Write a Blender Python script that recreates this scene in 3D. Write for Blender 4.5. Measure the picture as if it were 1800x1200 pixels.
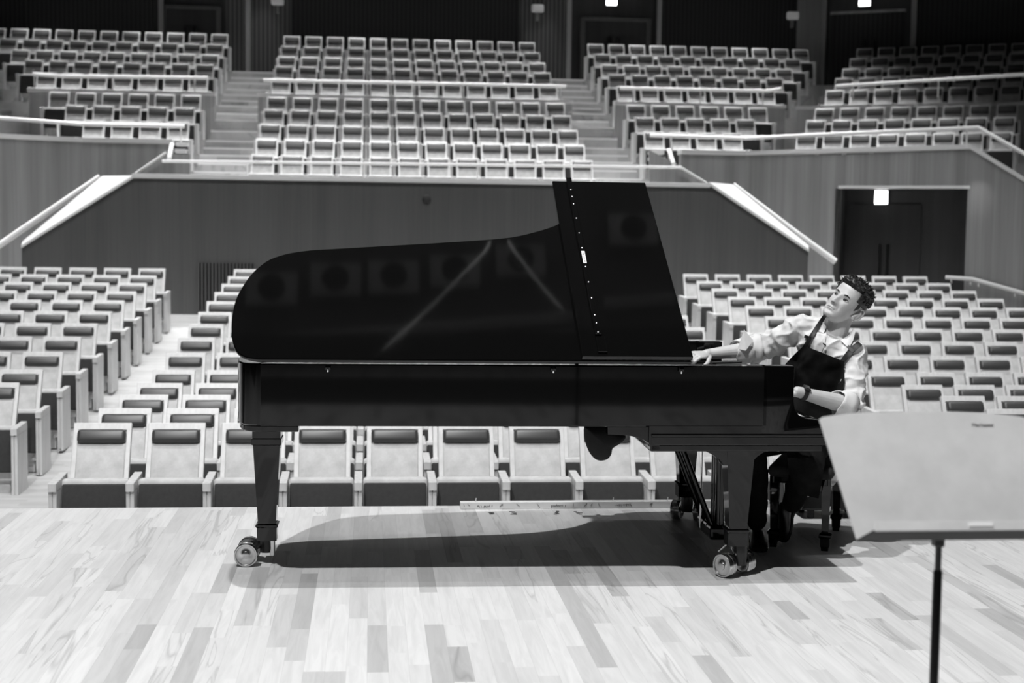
import bpy, bmesh, math, random
import numpy as np
from mathutils import Vector, Matrix, noise
from mathutils.bvhtree import BVHTree

random.seed(7)
scene = bpy.context.scene
for o in list(bpy.data.objects):
    bpy.data.objects.remove(o, do_unlink=True)
COL = scene.collection

# ------------------------------------------------------------------ camera
FPX, HZ, CAMZ, YAW, ROLL = 2500.0, 405.0, 1.59, math.atan(252 / 2500.0), 0.0132
PIT = -math.atan((600 - (HZ + ROLL * 251)) / FPX)
_cy, _sy, _cp, _sp = math.cos(YAW), math.sin(YAW), math.cos(PIT), math.sin(PIT)
FWD = Vector((_sy * _cp, _cy * _cp, _sp))
_r = Vector((_cy, -_sy, 0.0)); _u = _r.cross(FWD)
RIGHT = _r * math.cos(ROLL) + _u * math.sin(ROLL)
UP = _u * math.cos(ROLL) - _r * math.sin(ROLL)
EYE = Vector((0, 0, CAMZ))
cam_d = bpy.data.cameras.new('camera'); cam = bpy.data.objects.new('camera', cam_d); COL.objects.link(cam)
cam.matrix_world = Matrix(((RIGHT.x, UP.x, -FWD.x, 0), (RIGHT.y, UP.y, -FWD.y, 0), (RIGHT.z, UP.z, -FWD.z, CAMZ), (0, 0, 0, 1)))
cam_d.sensor_width = 36.0; cam_d.lens = FPX / 1800 * 36.0
cam_d.clip_start = 0.05; cam_d.clip_end = 200
cam_d.dof.use_dof = True; cam_d.dof.focus_distance = 6.75; cam_d.dof.aperture_fstop = 3.2
scene.camera = cam

def PX(x, y, Y):
    """Point of the place at depth Y that the photograph shows at pixel x, y (1800x1200)."""
    d = FWD + RIGHT * ((x - 900) / FPX) - UP * ((y - 600) / FPX)
    return EYE + d * (Y / d.y)
def PZ(x, y, z):
    d = FWD + RIGHT * ((x - 900) / FPX) - UP * ((y - 600) / FPX)
    return EYE + d * ((z - CAMZ) / d.z)
def proj(p):
    d = Vector(p) - EYE; z = d.dot(FWD)
    return 900 + FPX * d.dot(RIGHT) / z, 600 - FPX * d.dot(UP) / z

# ------------------------------------------------------------------ world, colour, light
w = bpy.data.worlds.new('world'); scene.world = w; w.use_nodes = True
w.node_tree.nodes['Background'].inputs[0].default_value = (1, 1, 1, 1)
w.node_tree.nodes['Background'].inputs[1].default_value = 0.004
vs = scene.view_settings
scene.display_settings.display_device = 'sRGB'
vs.view_transform = 'Standard'; vs.look = 'None'; vs.gamma = 1; vs.use_curve_mapping = False
vs.exposure = 0.0

def lamp(name, kind, loc, energy, target=None, size=0.2, size_y=None, spot=None, blend=0.4):
    L = bpy.data.lights.new(name, kind); L.energy = energy; L.color = (1, 1, 1)
    o = bpy.data.objects.new(name, L); COL.objects.link(o); o.location = loc
    if kind == 'AREA':
        L.shape = 'RECTANGLE' if size_y else 'DISK'; L.size = size
        if size_y: L.size_y = size_y
    else:
        L.shadow_soft_size = size
    if kind == 'SPOT':
        L.spot_size = spot; L.spot_blend = blend
    if target is not None:
        o.rotation_euler = (Vector(target) - Vector(loc)).to_track_quat('-Z', 'Y').to_euler()
    return o

# stage spotlights in the ceiling: one straight above the piano, one further out to the front left
lamp('stage_spot', 'SPOT', (-0.45, 6.15, 11.2), 2900, (0.9, 6.0, 0), 0.10, spot=math.radians(104), blend=0.7)
lamp('stage_spot', 'SPOT', (-2.6, 1.2, 11.2), 4700, (0.6, 5.0, 0), 0.10, spot=math.radians(100), blend=0.7)
for _x in (-1.1, -0.8, -0.5, -0.15, 0.15, 0.45, 1.15, 1.45, 1.75):
    lamp('stage_downlight', 'SPOT', (_x, 5.2, 11.3), 55, (_x, 5.6, 0), 0.09, spot=math.radians(90), blend=0.8)
lamp('stage_fill', 'AREA', (1.0, 2.5, 11.4), 25, (1.0, 4.5, 0), 5.0, 2.0)
# strips of ceiling lights over the stalls and the balcony
def strip_light(y, width, energy, target_dy, spread):
    o = lamp('hall_light', 'AREA', (1.0, y, 11.6), energy, (1.0, y + target_dy, 0), width, 0.35); o.data.spread = math.radians(spread)
    o.rotation_euler = (-math.atan2(target_dy, 11.6) * -1, 0, 0)
for _y, _e, _t, _s in ((9.2, 330, 4.9, 70), (15.8, 470, 3.0, 66), (20.6, 500, 1.2, 80), (24.2, 215, 0.6, 70), (26.9, 130, 0.0, 26),
                       (29.4, 640, -3.4, 40), (32.2, 620, -3.4, 40), (34.9, 430, -3.4, 40), (37.0, 260, -3.0, 36)):
    strip_light(_y, 20.0, _e, _t, _s)
# small downlights over the rearmost rows and along the rear wall
for _x in (-8.1, -5.2, -0.1, 2.1, 7.0, 9.7):
    lamp('rear_downlight', 'SPOT', (_x, 36.2, 9.6), 420, (_x, 35.95, 5), 0.05, spot=math.radians(24), blend=0.7)
for _x in (-2.75, 4.45): lamp('wall_washer', 'SPOT', (_x, 36.5, 8.6), 70, (_x, 37.15, 5.4), 0.05, spot=math.radians(40), blend=1.0)

# ------------------------------------------------------------------ materials
MATS = {}
def mat(name, col=0.5, rough=0.5, metal=0.0, coat=0.0, spec=None, emit=None, sheen=0.0):
    m = bpy.data.materials.new(name); m.use_nodes = True
    b = m.node_tree.nodes['Principled BSDF']
    c = (col, col, col, 1) if not isinstance(col, tuple) else (*col, 1)
    b.inputs['Base Color'].default_value = c
    b.inputs['Roughness'].default_value = rough; b.inputs['Metallic'].default_value = metal
    b.inputs['Coat Weight'].default_value = coat
    if spec is not None: b.inputs['Specular IOR Level'].default_value = spec
    if sheen: b.inputs['Sheen Weight'].default_value = sheen
    if emit:
        b.inputs['Emission Color'].default_value = (1, 1, 1, 1); b.inputs['Emission Strength'].default_value = emit
    MATS[name] = m
    return m
class NT:
    """Small wrapper to write node graphs briefly."""
    def __init__(s, m):
        s.m = m; s.t = m.node_tree; s.b = s.t.nodes['Principled BSDF']
    def n(s, typ, **kw):
        x = s.t.nodes.new(typ)
        for k, v in kw.items(): setattr(x, k, v)
        return x
    def link(s, a, b): s.t.links.new(a, b)
    def math(s, op, a, b=None, c=None):
        x = s.n('ShaderNodeMath', operation=op)
        for i, v in enumerate((a, b, c)):
            if v is None: continue
            if isinstance(v, (int, float)): x.inputs[i].default_value = v
            else: s.link(v, x.inputs[i])
        return x.outputs[0]
    def coords(s, scale=(1, 1, 1), kind='Object'):
        tc = s.n('ShaderNodeTexCoord'); mp = s.n('ShaderNodeMapping')
        mp.inputs['Scale'].default_value = scale
        s.link(tc.outputs[kind], mp.inputs['Vector']); return mp.outputs[0]
    def noise(s, vec, scale=5.0, detail=3.0, rough=0.5, dist=0.0):
        x = s.n('ShaderNodeTexNoise'); x.inputs['Scale'].default_value = scale; x.inputs['Detail'].default_value = detail
        x.inputs['Roughness'].default_value = rough; x.inputs['Distortion'].default_value = dist
        s.link(vec, x.inputs['Vector']); return x.outputs[0]
    def ramp(s, fac, stops):
        x = s.n('ShaderNodeValToRGB'); e = x.color_ramp.elements
        while len(e) < len(stops): e.new(0.5)
        for el, (p, v) in zip(e, stops):
            el.position = p; el.color = (v, v, v, 1)
        s.link(fac, x.inputs[0]); return x.outputs[0]
    def mul(s, a, b, fac=1.0):
        x = s.n('ShaderNodeMix', data_type='RGBA', blend_type='MULTIPLY'); x.inputs[0].default_value = fac
        s.link(a, x.inputs[6]); s.link(b, x.inputs[7]); return x.outputs[2]
    def base(s, c): s.link(c, s.b.inputs['Base Color'])
    def bump(s, h, strength=0.3, dist=0.01):
        x = s.n('ShaderNodeBump'); x.inputs['Strength'].default_value = strength; x.inputs['Distance'].default_value = dist
        s.link(h, x.inputs['Height']); s.link(x.outputs[0], s.b.inputs['Normal'])

def plank_mat(name, light, width, length, along='y', tones=None, rough=0.4, seam=0.75, grain=0.2):
    m = mat(name, light, rough); g = NT(m)
    tc = g.n('ShaderNodeTexCoord'); sp = g.n('ShaderNodeSeparateXYZ'); g.link(tc.outputs['Object'], sp.inputs[0])
    a, b = (sp.outputs[0], sp.outputs[1]) if along == 'y' else (sp.outputs[1], sp.outputs[0])
    u = g.math('DIVIDE', a, width); col = g.math('FLOOR', u)
    wn = g.n('ShaderNodeTexWhiteNoise', noise_dimensions='1D'); g.link(col, wn.inputs['W'])
    v = g.math('ADD', g.math('DIVIDE', b, length), g.math('MULTIPLY', wn.outputs[0], 7.31))
    row = g.math('FLOOR', v)
    # planks of uneven length: a second cut inside each cell
    wn3 = g.n('ShaderNodeTexWhiteNoise', noise_dimensions='2D'); cmb0 = g.n('ShaderNodeCombineXYZ')
    g.link(col, cmb0.inputs[0]); g.link(row, cmb0.inputs[1]); g.link(cmb0.outputs[0], wn3.inputs[0])
    cut = g.math('GREATER_THAN', g.math('FRACT', v), g.math('ADD', g.math('MULTIPLY', wn3.outputs[0], 0.6), 0.2))
    cmb = g.n('ShaderNodeCombineXYZ'); g.link(col, cmb.inputs[0]); g.link(row, cmb.inputs[1]); g.link(cut, cmb.inputs[2])
    wn2 = g.n('ShaderNodeTexWhiteNoise', noise_dimensions='3D'); g.link(cmb.outputs[0], wn2.inputs[0])
    tone = g.ramp(wn2.outputs[0], tones)
    # long grain and mineral streaks, different on every plank
    mp = g.n('ShaderNodeMapping'); mp.inputs['Scale'].default_value = (14, 1.1, 1) if along == 'y' else (1.1, 14, 1)
    off = g.n('ShaderNodeVectorMath', operation='MULTIPLY_ADD'); g.link(cmb.outputs[0], off.inputs[0])
    off.inputs[1].default_value = (3.7, 5.3, 2.9); g.link(tc.outputs['Object'], off.inputs[2])
    g.link(off.outputs[0], mp.inputs['Vector'])
    gr = g.ramp(g.noise(mp.outputs[0], 2.2, 6, 0.6, 0.8), [(0.25, 1 - grain), (0.6, 1.0)])
    st = g.noise(mp.outputs[0], 0.55, 2, 0.5, 1.6)
    streak = g.ramp(g.math('ABSOLUTE', g.math('SUBTRACT', st, 0.5)), [(0.0, 0.74), (0.012, 0.86), (0.03, 1.0)])
    gate = g.ramp(wn3.outputs[0], [(0.70, 0.0), (0.72, 1.0)])
    mixs = g.n('ShaderNodeMix', data_type='RGBA', blend_type='MULTIPLY'); g.link(gate, mixs.inputs[0])
    g.link(g.mul(tone, gr), mixs.inputs[6]); g.link(streak, mixs.inputs[7])
    fr = g.math('FRACT', u)
    edge = g.math('LESS_THAN', g.math('MINIMUM', fr, g.math('SUBTRACT', 1.0, fr)), 0.012)
    se = g.ramp(edge, [(0.0, 1.0), (1.0, seam)])
    g.base(g.mul(mixs.outputs[2], se))
    return m
plank_mat('stage_boards', 0.6, 0.0765, 1.35, 'y', [(0.0, 0.46), (0.08, 0.53), (0.18, 0.62), (0.45, 0.68), (0.8, 0.72), (1.0, 0.74)], 0.38, 0.86, 0.16)
plank_mat('hall_boards', 0.5, 0.09, 1.6, 'x', [(0.0, 0.46), (0.5, 0.53), (1.0, 0.58)], 0.45, 0.75, 0.15)
plank_mat('step_boards', 0.4, 0.1, 1.3, 'x', [(0.0, 0.36), (0.5, 0.46), (1.0, 0.54)], 0.5, 0.8, 0.2)

def veneer(name, col, stripe=0.16, rough=0.5, fine=0.0):
    """Wood veneer with upright grain in broad, soft bands."""
    m = mat(name, col, rough); g = NT(m)
    n1 = g.noise(g.coords((3.2, 3.2, 0.06)), 1.6, 3, 0.55)
    n2 = g.noise(g.coords((26, 26, 0.5)), 1.3, 2)
    a = g.ramp(n1, [(0.3, col * (1 - stripe)), (0.7, col * (1 + stripe))])
    b = g.ramp(n2, [(0.3, 0.9), (0.7, 1.06)])
    g.base(g.mul(a, b)); return m
veneer('wall_wood_dark', 0.086, 0.10)
veneer('wall_wood', 0.27, 0.22)
veneer('wall_wood_pale', 0.36, 0.2)
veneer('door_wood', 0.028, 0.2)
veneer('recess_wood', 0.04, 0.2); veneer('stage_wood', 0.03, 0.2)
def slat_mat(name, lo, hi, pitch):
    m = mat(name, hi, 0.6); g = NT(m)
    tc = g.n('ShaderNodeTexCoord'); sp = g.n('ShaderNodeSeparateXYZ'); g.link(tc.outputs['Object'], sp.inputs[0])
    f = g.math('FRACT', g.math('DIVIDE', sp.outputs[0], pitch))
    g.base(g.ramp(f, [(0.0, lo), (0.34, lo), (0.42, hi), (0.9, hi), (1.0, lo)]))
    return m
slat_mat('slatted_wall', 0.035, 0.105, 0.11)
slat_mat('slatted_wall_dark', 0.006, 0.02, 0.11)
mat('maple_cap', 0.72, 0.4); mat('rail_wood', 0.78, 0.35)
def seat_wood():
    m = mat('seat_maple', 0.6, 0.42); g = NT(m)
    g.base(g.ramp(g.noise(g.coords((9, 9, 1.2)), 3, 3), [(0.3, 0.52), (0.7, 0.64)])); return m
seat_wood()
def fabric(name, lo, hi, sc=40, rough=0.9, sheen=0.2):
    m = mat(name, hi, rough, sheen=sheen); g = NT(m)
    g.base(g.ramp(g.noise(g.coords((1, 1, 1)), sc, 4, 0.7), [(0.3, lo), (0.7, hi)]))
    g.bump(g.noise(g.coords((1, 1, 1)), sc * 12, 2), 0.25, 0.002); return m
fabric('seat_fabric', 0.40, 0.56, 7)
fabric('seat_back_dark', 0.026, 0.036, 30, 0.95, 0.0)
mat('headrest_leather', 0.042, 0.42, spec=0.6)
mat('lacquer', 0.0025, 0.045, coat=0.0, spec=0.45)
mat('satin_black', 0.006, 0.35)
mat('brass', 0.62, 0.24, metal=1.0); mat('steel', 0.75, 0.22, metal=1.0); mat('dark_steel', 0.12, 0.4, metal=1.0)
mat('plate_gold', 0.34, 0.35, metal=0.6); mat('soundboard', 0.35, 0.5); mat('felt', 0.30, 0.9); mat('ivory', 0.75, 0.3)
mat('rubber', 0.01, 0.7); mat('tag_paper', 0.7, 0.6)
mat('lamp_glow', 0.9, 0.4, emit=7.0); mat('sconce_glass', 0.35, 0.5, emit=0.10); mat('sign_body', 0.2, 0.5)
mat('batten_wood', .62, .6); mat('floor_mark', .12, .7)
mat('glass_edge', 0.3, 0.3); mat('ceiling_paint', 0.10, 0.7); mat('ceiling_dark', 0.02, 0.8); mat('grille_black', 0.01, 0.8)

# ------------------------------------------------------------------ mesh building
class MB:
    """Collects shapes with material names; build() links ONE mesh object."""
    def __init__(s): s.v = []; s.f = []; s.m = []; s.sm = []; s.mats = []
    def mi(s, name):
        if name not in s.mats: s.mats.append(name)
        return s.mats.index(name)
    def add(s, vs, fs, m, smooth=False):
        o = len(s.v); i = s.mi(m)
        s.v += [tuple(v) for v in vs]
        for f in fs: s.f.append(tuple(o + k for k in f)); s.m.append(i); s.sm.append(smooth)
        return s
    def box(s, a, b, m, bev=0.0, M=None):
        bm = bmesh.new()
        bmesh.ops.create_cube(bm, size=1)
        a, b = Vector(a), Vector(b)
        for v in bm.verts: v.co = Vector(((a[i] + b[i]) / 2 + v.co[i] * (b[i] - a[i])) for i in range(3))
        if bev > 0: bmesh.ops.bevel(bm, geom=list(bm.edges), offset=bev, segments=2, profile=0.6, affect='EDGES')
        s.bm(bm, m, M, False); return s
    def bm(s, bm, m, M=None, smooth=False):
        bm.verts.index_update()
        vs = [(M @ v.co) if M is not None else v.co.copy() for v in bm.verts]
        s.add(vs, [[v.index for v in f.verts] for f in bm.faces], m, smooth); bm.free()
    def prism(s, pts, axis, a, b, m, smooth=False, bev=0.0, M=None):
        """Closed outline (2D) swept along an axis: 'x': (y,z), 'y': (x,z), 'z': (x,y)."""
        def P(p, t): return {'x': (t, p[0], p[1]), 'y': (p[0], t, p[1]), 'z': (p[0], p[1], t)}[axis]
        n = len(pts)
        bm = bmesh.new()
        A = [bm.verts.new(P(p, a)) for p in pts]; B = [bm.verts.new(P(p, b)) for p in pts]
        bm.faces.new(A[::-1]); bm.faces.new(B)
        for i in range(n): bm.faces.new((A[i], A[(i + 1) % n], B[(i + 1) % n], B[i]))
        bmesh.ops.recalc_face_normals(bm, faces=list(bm.faces))
        if bev > 0:
            es = [e for e in bm.edges if (e.verts[0] in A and e.verts[1] in A) or (e.verts[0] in B and e.verts[1] in B)]
            bmesh.ops.bevel(bm, geom=es, offset=bev, segments=3, profile=0.5, affect='EDGES')
        s.bm(bm, m, M, smooth); return s
    def tube(s, pts, r, m, seg=10, cap=True, smooth=True):
        pts = [Vector(p) for p in pts]; n = len(pts)
        rs = r if isinstance(r, (list, tuple)) else [r] * n
        vs = []; fs = []
        up = None
        for i, p in enumerate(pts):
            t = (pts[min(i + 1, n - 1)] - pts[max(i - 1, 0)]).normalized()
            if up is None: up = t.orthogonal().normalized()
            up = (up - t * up.dot(t)).normalized(); sd = t.cross(up)
            for k in range(seg):
                a = 2 * math.pi * k / seg
                vs.append(p + (up * math.cos(a) + sd * math.sin(a)) * rs[i])
        for i in range(n - 1):
            for k in range(seg):
                fs.append((i * seg + k, i * seg + (k + 1) % seg, (i + 1) * seg + (k + 1) % seg, (i + 1) * seg + k))
        s.add(vs, fs, m, smooth)
        if cap:
            o = len(s.v) - len(vs); i = s.mi(m)
            s.f.append(tuple(o + k for k in range(seg))[::-1]); s.m.append(i); s.sm.append(False)
            s.f.append(tuple(o + (n - 1) * seg + k for k in range(seg))); s.m.append(i); s.sm.append(False)
        return s
    def lathe(s, prof, m, M=None, seg=28, smooth=True):
        """prof: (radius, height) list turned about z."""
        vs = []; fs = []; n = len(prof)
        for r, h in prof:
            for k in range(seg):
                a = 2 * math.pi * k / seg; v = Vector((r * math.cos(a), r * math.sin(a), h))
                vs.append(M @ v if M is not None else v)
        for i in range(n - 1):
            for k in range(seg):
                fs.append((i * seg + k, i * seg + (k + 1) % seg, (i + 1) * seg + (k + 1) % seg, (i + 1) * seg + k))
        fs.append(tuple(range(seg))[::-1]); fs.append(tuple((n - 1) * seg + k for k in range(seg)))
        s.add(vs, fs, m, smooth); return s
    def rbox(s, a, b, m, r, M=None, seg=3):
        """Softly rounded box (cushions)."""
        bm = bmesh.new(); bmesh.ops.create_cube(bm, size=1); a, b = Vector(a), Vector(b)
        for v in bm.verts: v.co = Vector(((a[i] + b[i]) / 2 + v.co[i] * (b[i] - a[i])) for i in range(3))
        bmesh.ops.bevel(bm, geom=list(bm.edges), offset=r, segments=seg, profile=0.5, affect='EDGES')
        s.bm(bm, m, M, True); return s
    def build(s, name, parent=None, loc=None, auto=40):
        me = bpy.data.meshes.new(name); me.from_pydata(s.v, [], s.f)
        for n in s.mats: me.materials.append(MATS[n])
        me.polygons.foreach_set('material_index', s.m); me.polygons.foreach_set('use_smooth', [a_ and len(f_) < 9 for a_, f_ in zip(s.sm, s.f)])
        bm = bmesh.new(); bm.from_mesh(me); bmesh.ops.recalc_face_normals(bm, faces=list(bm.faces)); bm.to_mesh(me); bm.free()
        if any(s.sm) and auto: me.set_sharp_from_angle(angle=math.radians(auto))
        me.update()
        o = bpy.data.objects.new(name, me); COL.objects.link(o)
        if parent is not None: o.parent = parent
        if loc is not None: o.location = loc
        return o

def tag(o, label=None, cat=None, group=None, kind=None):
    if label: o['label'] = label
    if cat: o['category'] = cat
    if group: o['group'] = group
    if kind: o['kind'] = kind
    return o
def empty(name, loc=(0, 0, 0), rz=0.0):
    o = bpy.data.objects.new(name, None); COL.objects.link(o); o.location = loc; o.rotation_euler = (0, 0, rz)
    o.empty_display_size = 0.1
    return o
def struct(mb, name, parent=None): return tag(mb.build(name, parent), kind='structure')
ORD = ['zeroth', 'first', 'second', 'third', 'fourth', 'fifth', 'sixth', 'seventh', 'eighth', 'ninth', 'tenth', 'eleventh', 'twelfth',
       'thirteenth', 'fourteenth', 'fifteenth', 'sixteenth']
# ================================================================== the hall
def PW(px, py, p0, d):
    """Point on the upright plane through p0 along plan direction d, seen at a pixel of the photograph."""
    r = FWD + RIGHT * ((px - 900) / FPX) - UP * ((py - 600) / FPX)
    n = Vector((d[1], -d[0], 0)); p0 = Vector((p0[0], p0[1], 0))
    return EYE + r * ((p0 - EYE).dot(n) / r.dot(n))
AX = 0.98                                        # the hall's axis
ANG = math.radians(27); DR = Vector((math.cos(ANG), -math.sin(ANG), 0)); DL = Vector((-DR.x, DR.y, 0)); NR = Vector((-DR.y, DR.x, 0))
ROWS = [(10.6 + 0.95 * i, z) for i, z in enumerate([.16, .15, .15, .15, .18, .27, .36, .45, .54, .63, .71, .79, .87, .95])]
SEAT_H = 0.98
# ---- floors
m = MB(); m.box((-14, -9, -0.25), (16, 8.17, 0), 'stage_boards'); struct(m, 'stage_floor')
m = MB(); m.box((-14, 8.12, -1.2), (16, 8.165, -0.02), 'wall_wood'); struct(m, 'trim_1')
prof = [(8.1, -0.82), (13.6, -0.82)] + [(y - 0.15, z - SEAT_H) for y, z in ROWS[4:]] + [(24.6, 0.14), (28.0, 0.2)]
m = MB(); m.prism(prof + [(28.0, -1.4), (8.1, -1.4)], 'x', -16, 20, 'hall_boards'); struct(m, 'floor')
# ---- middle balcony front with its sloping shoulders
YW = 24.5
def q(x, y, Y=YW):
    p = PX(x, y, Y); return (p.x, p.z)
face = [q(38, 431), q(232, 312.5), q(1248, 325), q(1421, 438)]
m = MB(); m.prism([(face[0][0], -0.4)] + face + [(face[3][0], -0.4)], 'y', YW, YW + 0.16, 'wall_wood_dark'); struct(m, 'wall_center')
a, b = q(232, 307), q(1248, 320)
m = MB(); m.box((a[0], YW - 0.03, face[1][1] - 0.005), (b[0], YW + 0.45, (a[1] + b[1]) / 2), 'maple_cap', 0.008); struct(m, 'trim_2')
def shoulder(f_top, f_bot, b_top, b_bot, name):
    t = 0.05
    P4 = [Vector(p) for p in (f_top, f_bot, b_bot, b_top)]
    m = MB(); m.add([p for p in P4] + [p - Vector((0, 0, t)) for p in P4],
                    [(0, 1, 2, 3), (7, 6, 5, 4), (0, 4, 5, 1), (1, 5, 6, 2), (2, 6, 7, 3), (3, 7, 4, 0)], 'maple_cap')
    struct(m, name)
shoulder(PX(234, 308, YW - .03), PX(37, 431, YW - .03), PX(180, 309, 25.5), PX(40, 424, 24.65), 'trim_3')
shoulder(PX(1246, 320, YW - .03), PX(1422, 438, YW - .03), PX(1288, 324, 25.5), PX(1421, 431, 24.65), 'trim_4')
# ---- side balcony fronts, straight by the aisles and then turning towards the stage
YS = 27.0
PR, PLf = PX(1310, 273, YS), PX(145, 250, YS)
zc_r, zc_l = PR.z, PLf.z
RC = PW(1706, 262, PR, DR); RC_low = RC + DR * 5.0
LC = PLf + DL * 7.0
def wall_strip(pts, z0s, z1s, mt, name, th=0.15, back=1):
    """Upright wall along plan points, with its own top heights."""
    m = MB()
    for (p, qq), (za, zb), (ba, bb) in zip(zip(pts, pts[1:]), zip(z1s, z1s[1:]), zip(z0s, z0s[1:])):
        d = (qq - p); d.z = 0; n = Vector((-d.y, d.x, 0)).normalized() * th * back
        V = [(p.x, p.y, ba), (qq.x, qq.y, bb), (qq.x, qq.y, zb), (p.x, p.y, za)]
        W = [(x + n.x, y + n.y, z) for x, y, z in V]
        m.add(V + W, [(0, 1, 2, 3), (7, 6, 5, 4), (3, 2, 6, 7), (0, 4, 5, 1), (0, 3, 7, 4), (1, 5, 6, 2)], mt)
    return struct(m, name)
# right: the doorway opening is left free
D0, D1 = PW(1478, 333, PR, DR), PW(1701, 330, PR, DR)
zl = (D0.z + D1.z) / 2
R_start = Vector((PX(1196, 290, YS).x, YS, 0))
wall_strip([R_start, PR, D0], [-.4] * 3, [zc_r, zc_r, zc_r], 'wall_wood', 'wall_right')
wall_strip([D0, D1], [zl, zl], [zc_r, RC.z], 'wall_wood', 'wall_right')
E1 = RC + DR * 1.6
wall_strip([D1, RC, E1, RC_low], [-.4] * 4, [RC.z, RC.z, RC.z - 1.0, RC.z - 2.6], 'wall_wood', 'wall_right')
wall_strip([Vector((PX(303, 262, YS).x, YS, 0)), PLf, LC], [-.4] * 3, [zc_l, zc_l, zc_l + .02], 'wall_wood', 'wall_left', back=-1)
def cap_strip(pts, zs, name, h=0.085, wd=0.30, side=1):
    m = MB()
    for (p, qq), (za, zb) in zip(zip(pts, pts[1:]), zip(zs, zs[1:])):
        d = (qq - p); d.z = 0; d.normalize(); n = Vector((-d.y, d.x, 0)) * side
        V = []
        for z_off in (0, h):
            for P_, z in ((p, za), (qq, zb)):
                V += [(P_.x - n.x * .03, P_.y - n.y * .03, z + z_off), (P_.x + n.x * wd, P_.y + n.y * wd, z + z_off)]
        m.add(V, [(0, 2, 3, 1), (4, 5, 7, 6), (0, 4, 6, 2), (1, 3, 7, 5), (0, 1, 5, 4), (2, 6, 7, 3)], 'maple_cap')
    struct(m, name)
cap_strip([R_start, PR, RC], [zc_r, zc_r, RC.z], 'trim_5')
cap_strip([RC, E1, RC_low], [RC.z, RC.z - 1.0, RC.z - 2.6], 'trim_6', wd=0.22)
cap_strip([Vector((PX(303, 262, YS).x, YS, 0)), PLf, LC], [zc_l, zc_l, zc_l + .02], 'trim_7', side=-1)
# lintel strip, recess and its double door
m = MB(); n_in = NR
def quadbox(p, qq, z0, z1, y0, y1, mt, m):
    V = []
    for off in (y0, y1):
        for P_, z in ((p, z0), (qq, z0), (qq, z1), (p, z1)):
            V.append((P_.x + n_in.x * off, P_.y + n_in.y * off, z))
    m.add(V, [(0, 1, 2, 3), (7, 6, 5, 4), (3, 2, 6, 7), (0, 4, 5, 1), (0, 3, 7, 4), (1, 5, 6, 2)], mt)
quadbox(D0 - DR * .04, D1 + DR * .04, zl, zl + .055, -.05, .02, 'rail_wood', m); struct(m, 'trim_8')
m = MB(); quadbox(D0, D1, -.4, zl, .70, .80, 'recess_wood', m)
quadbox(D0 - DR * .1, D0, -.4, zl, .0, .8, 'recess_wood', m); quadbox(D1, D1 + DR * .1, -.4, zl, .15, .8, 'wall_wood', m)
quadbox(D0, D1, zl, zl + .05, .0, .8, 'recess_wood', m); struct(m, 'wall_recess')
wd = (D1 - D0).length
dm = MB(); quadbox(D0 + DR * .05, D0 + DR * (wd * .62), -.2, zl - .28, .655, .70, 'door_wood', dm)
door = tag(dm.build('door_1'), kind='structure')
for s in (0.30, 0.36):
    h = MB(); c = D0 + DR * (wd * s) + NR * .62
    h.box((c.x - .02, c.y - .02, .45), (c.x + .02, c.y + .02, 1.45), 'satin_black', .004)
    h.build('door_handle', door)
# ---- stair flanks beside the middle balcony
for nm, pts in (('wall_stair', [(240, 307), (293, 270), (334, 271), (334, 311)]), ('wall_stair', [(1240, 322), (1190, 288), (1142, 264), (1142, 322)])):
    m = MB(); m.prism([q(x, y, 25.7) for x, y in pts], 'y', 25.7, 25.8, 'wall_wood'); struct(m, nm)
# ---- balcony steps
BR = [('J', 26.4, 2.95), ('I', 27.45, 3.30), ('H', 28.4, 3.65), ('G', 29.4, 4.02), ('F', 30.4, 4.36), ('E', 31.7, 4.88),
      ('D', 32.9, 5.28), ('C', 33.95, 5.62), ('B', 35.05, 6.0), ('A', 36.15, 6.38)]
def xr_edge(Y): return 7.55 + .51 * (Y - 28.4)      # right end of the right block
m = MB()
for i, (r, Y, z) in enumerate(BR):
    y0 = Y - .72 if i else 24.66
    y1 = (BR[i + 1][1] - .72) if i < 9 else 37.4
    zf = z - SEAT_H
    if i < 2: xl, xr = (-3.4, 5.36)
    else: xl, xr = 2 * AX - xr_edge(y1) - .6, xr_edge(y1) + .6
    m.box((xl, y0, zf - .9), (xr, y1, zf), 'step_boards')
    if i < 9:                                       # half steps in the two aisles
        zn = BR[i + 1][2] - SEAT_H
        for xa in (-3.33, 4.33):
            m.box((xa, y1 - .42, zf), (xa + .98, y1, (zf + zn) / 2), 'step_boards')
            m.box((xa, y1 - .43, (zf + zn) / 2 - .035), (xa + .98, y1 - .37, (zf + zn) / 2 + .004), 'maple_cap'); m.box((xa, y1 - .01, zn - .035), (xa + .98, y1 + .05, zn + .004), 'maple_cap')
struct(m, 'floor_balcony')
# the turned blocks left and right
O_R = Vector((8.62, 28.4, 0))
m = MB()
def rot_box(t0, t1, n0, n1, z0, z1, mt, flip=False):
    V = []
    for z in (z0, z1):
        for t, n in ((t0, n0), (t1, n0), (t1, n1), (t0, n1)):
            p = O_R + DR * t + NR * n; x = 2 * AX - p.x if flip else p.x
            V.append((x, p.y, z))
    m.add(V, [(3, 2, 1, 0), (4, 5, 6, 7), (0, 1, 5, 4), (1, 2, 6, 5), (2, 3, 7, 6), (3, 0, 4, 7)], mt)
NROW = {}
for i, (r, Y, z) in enumerate(BR[2:]):
    NROW[r] = (Y - 28.4) * 1.06
for i, (r, Y, z) in enumerate(BR[2:]):
    n0 = NROW[r] - .72; n1 = NROW[BR[i + 3][0]] - .72 if i < 7 else NROW[r] + 1.4
    zf = z - SEAT_H
    for fl in (False, True): rot_box(-.75, 6.5, n0, n1, zf - .9, zf, 'step_boards', fl)
struct(m, 'floor_balcony')
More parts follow.
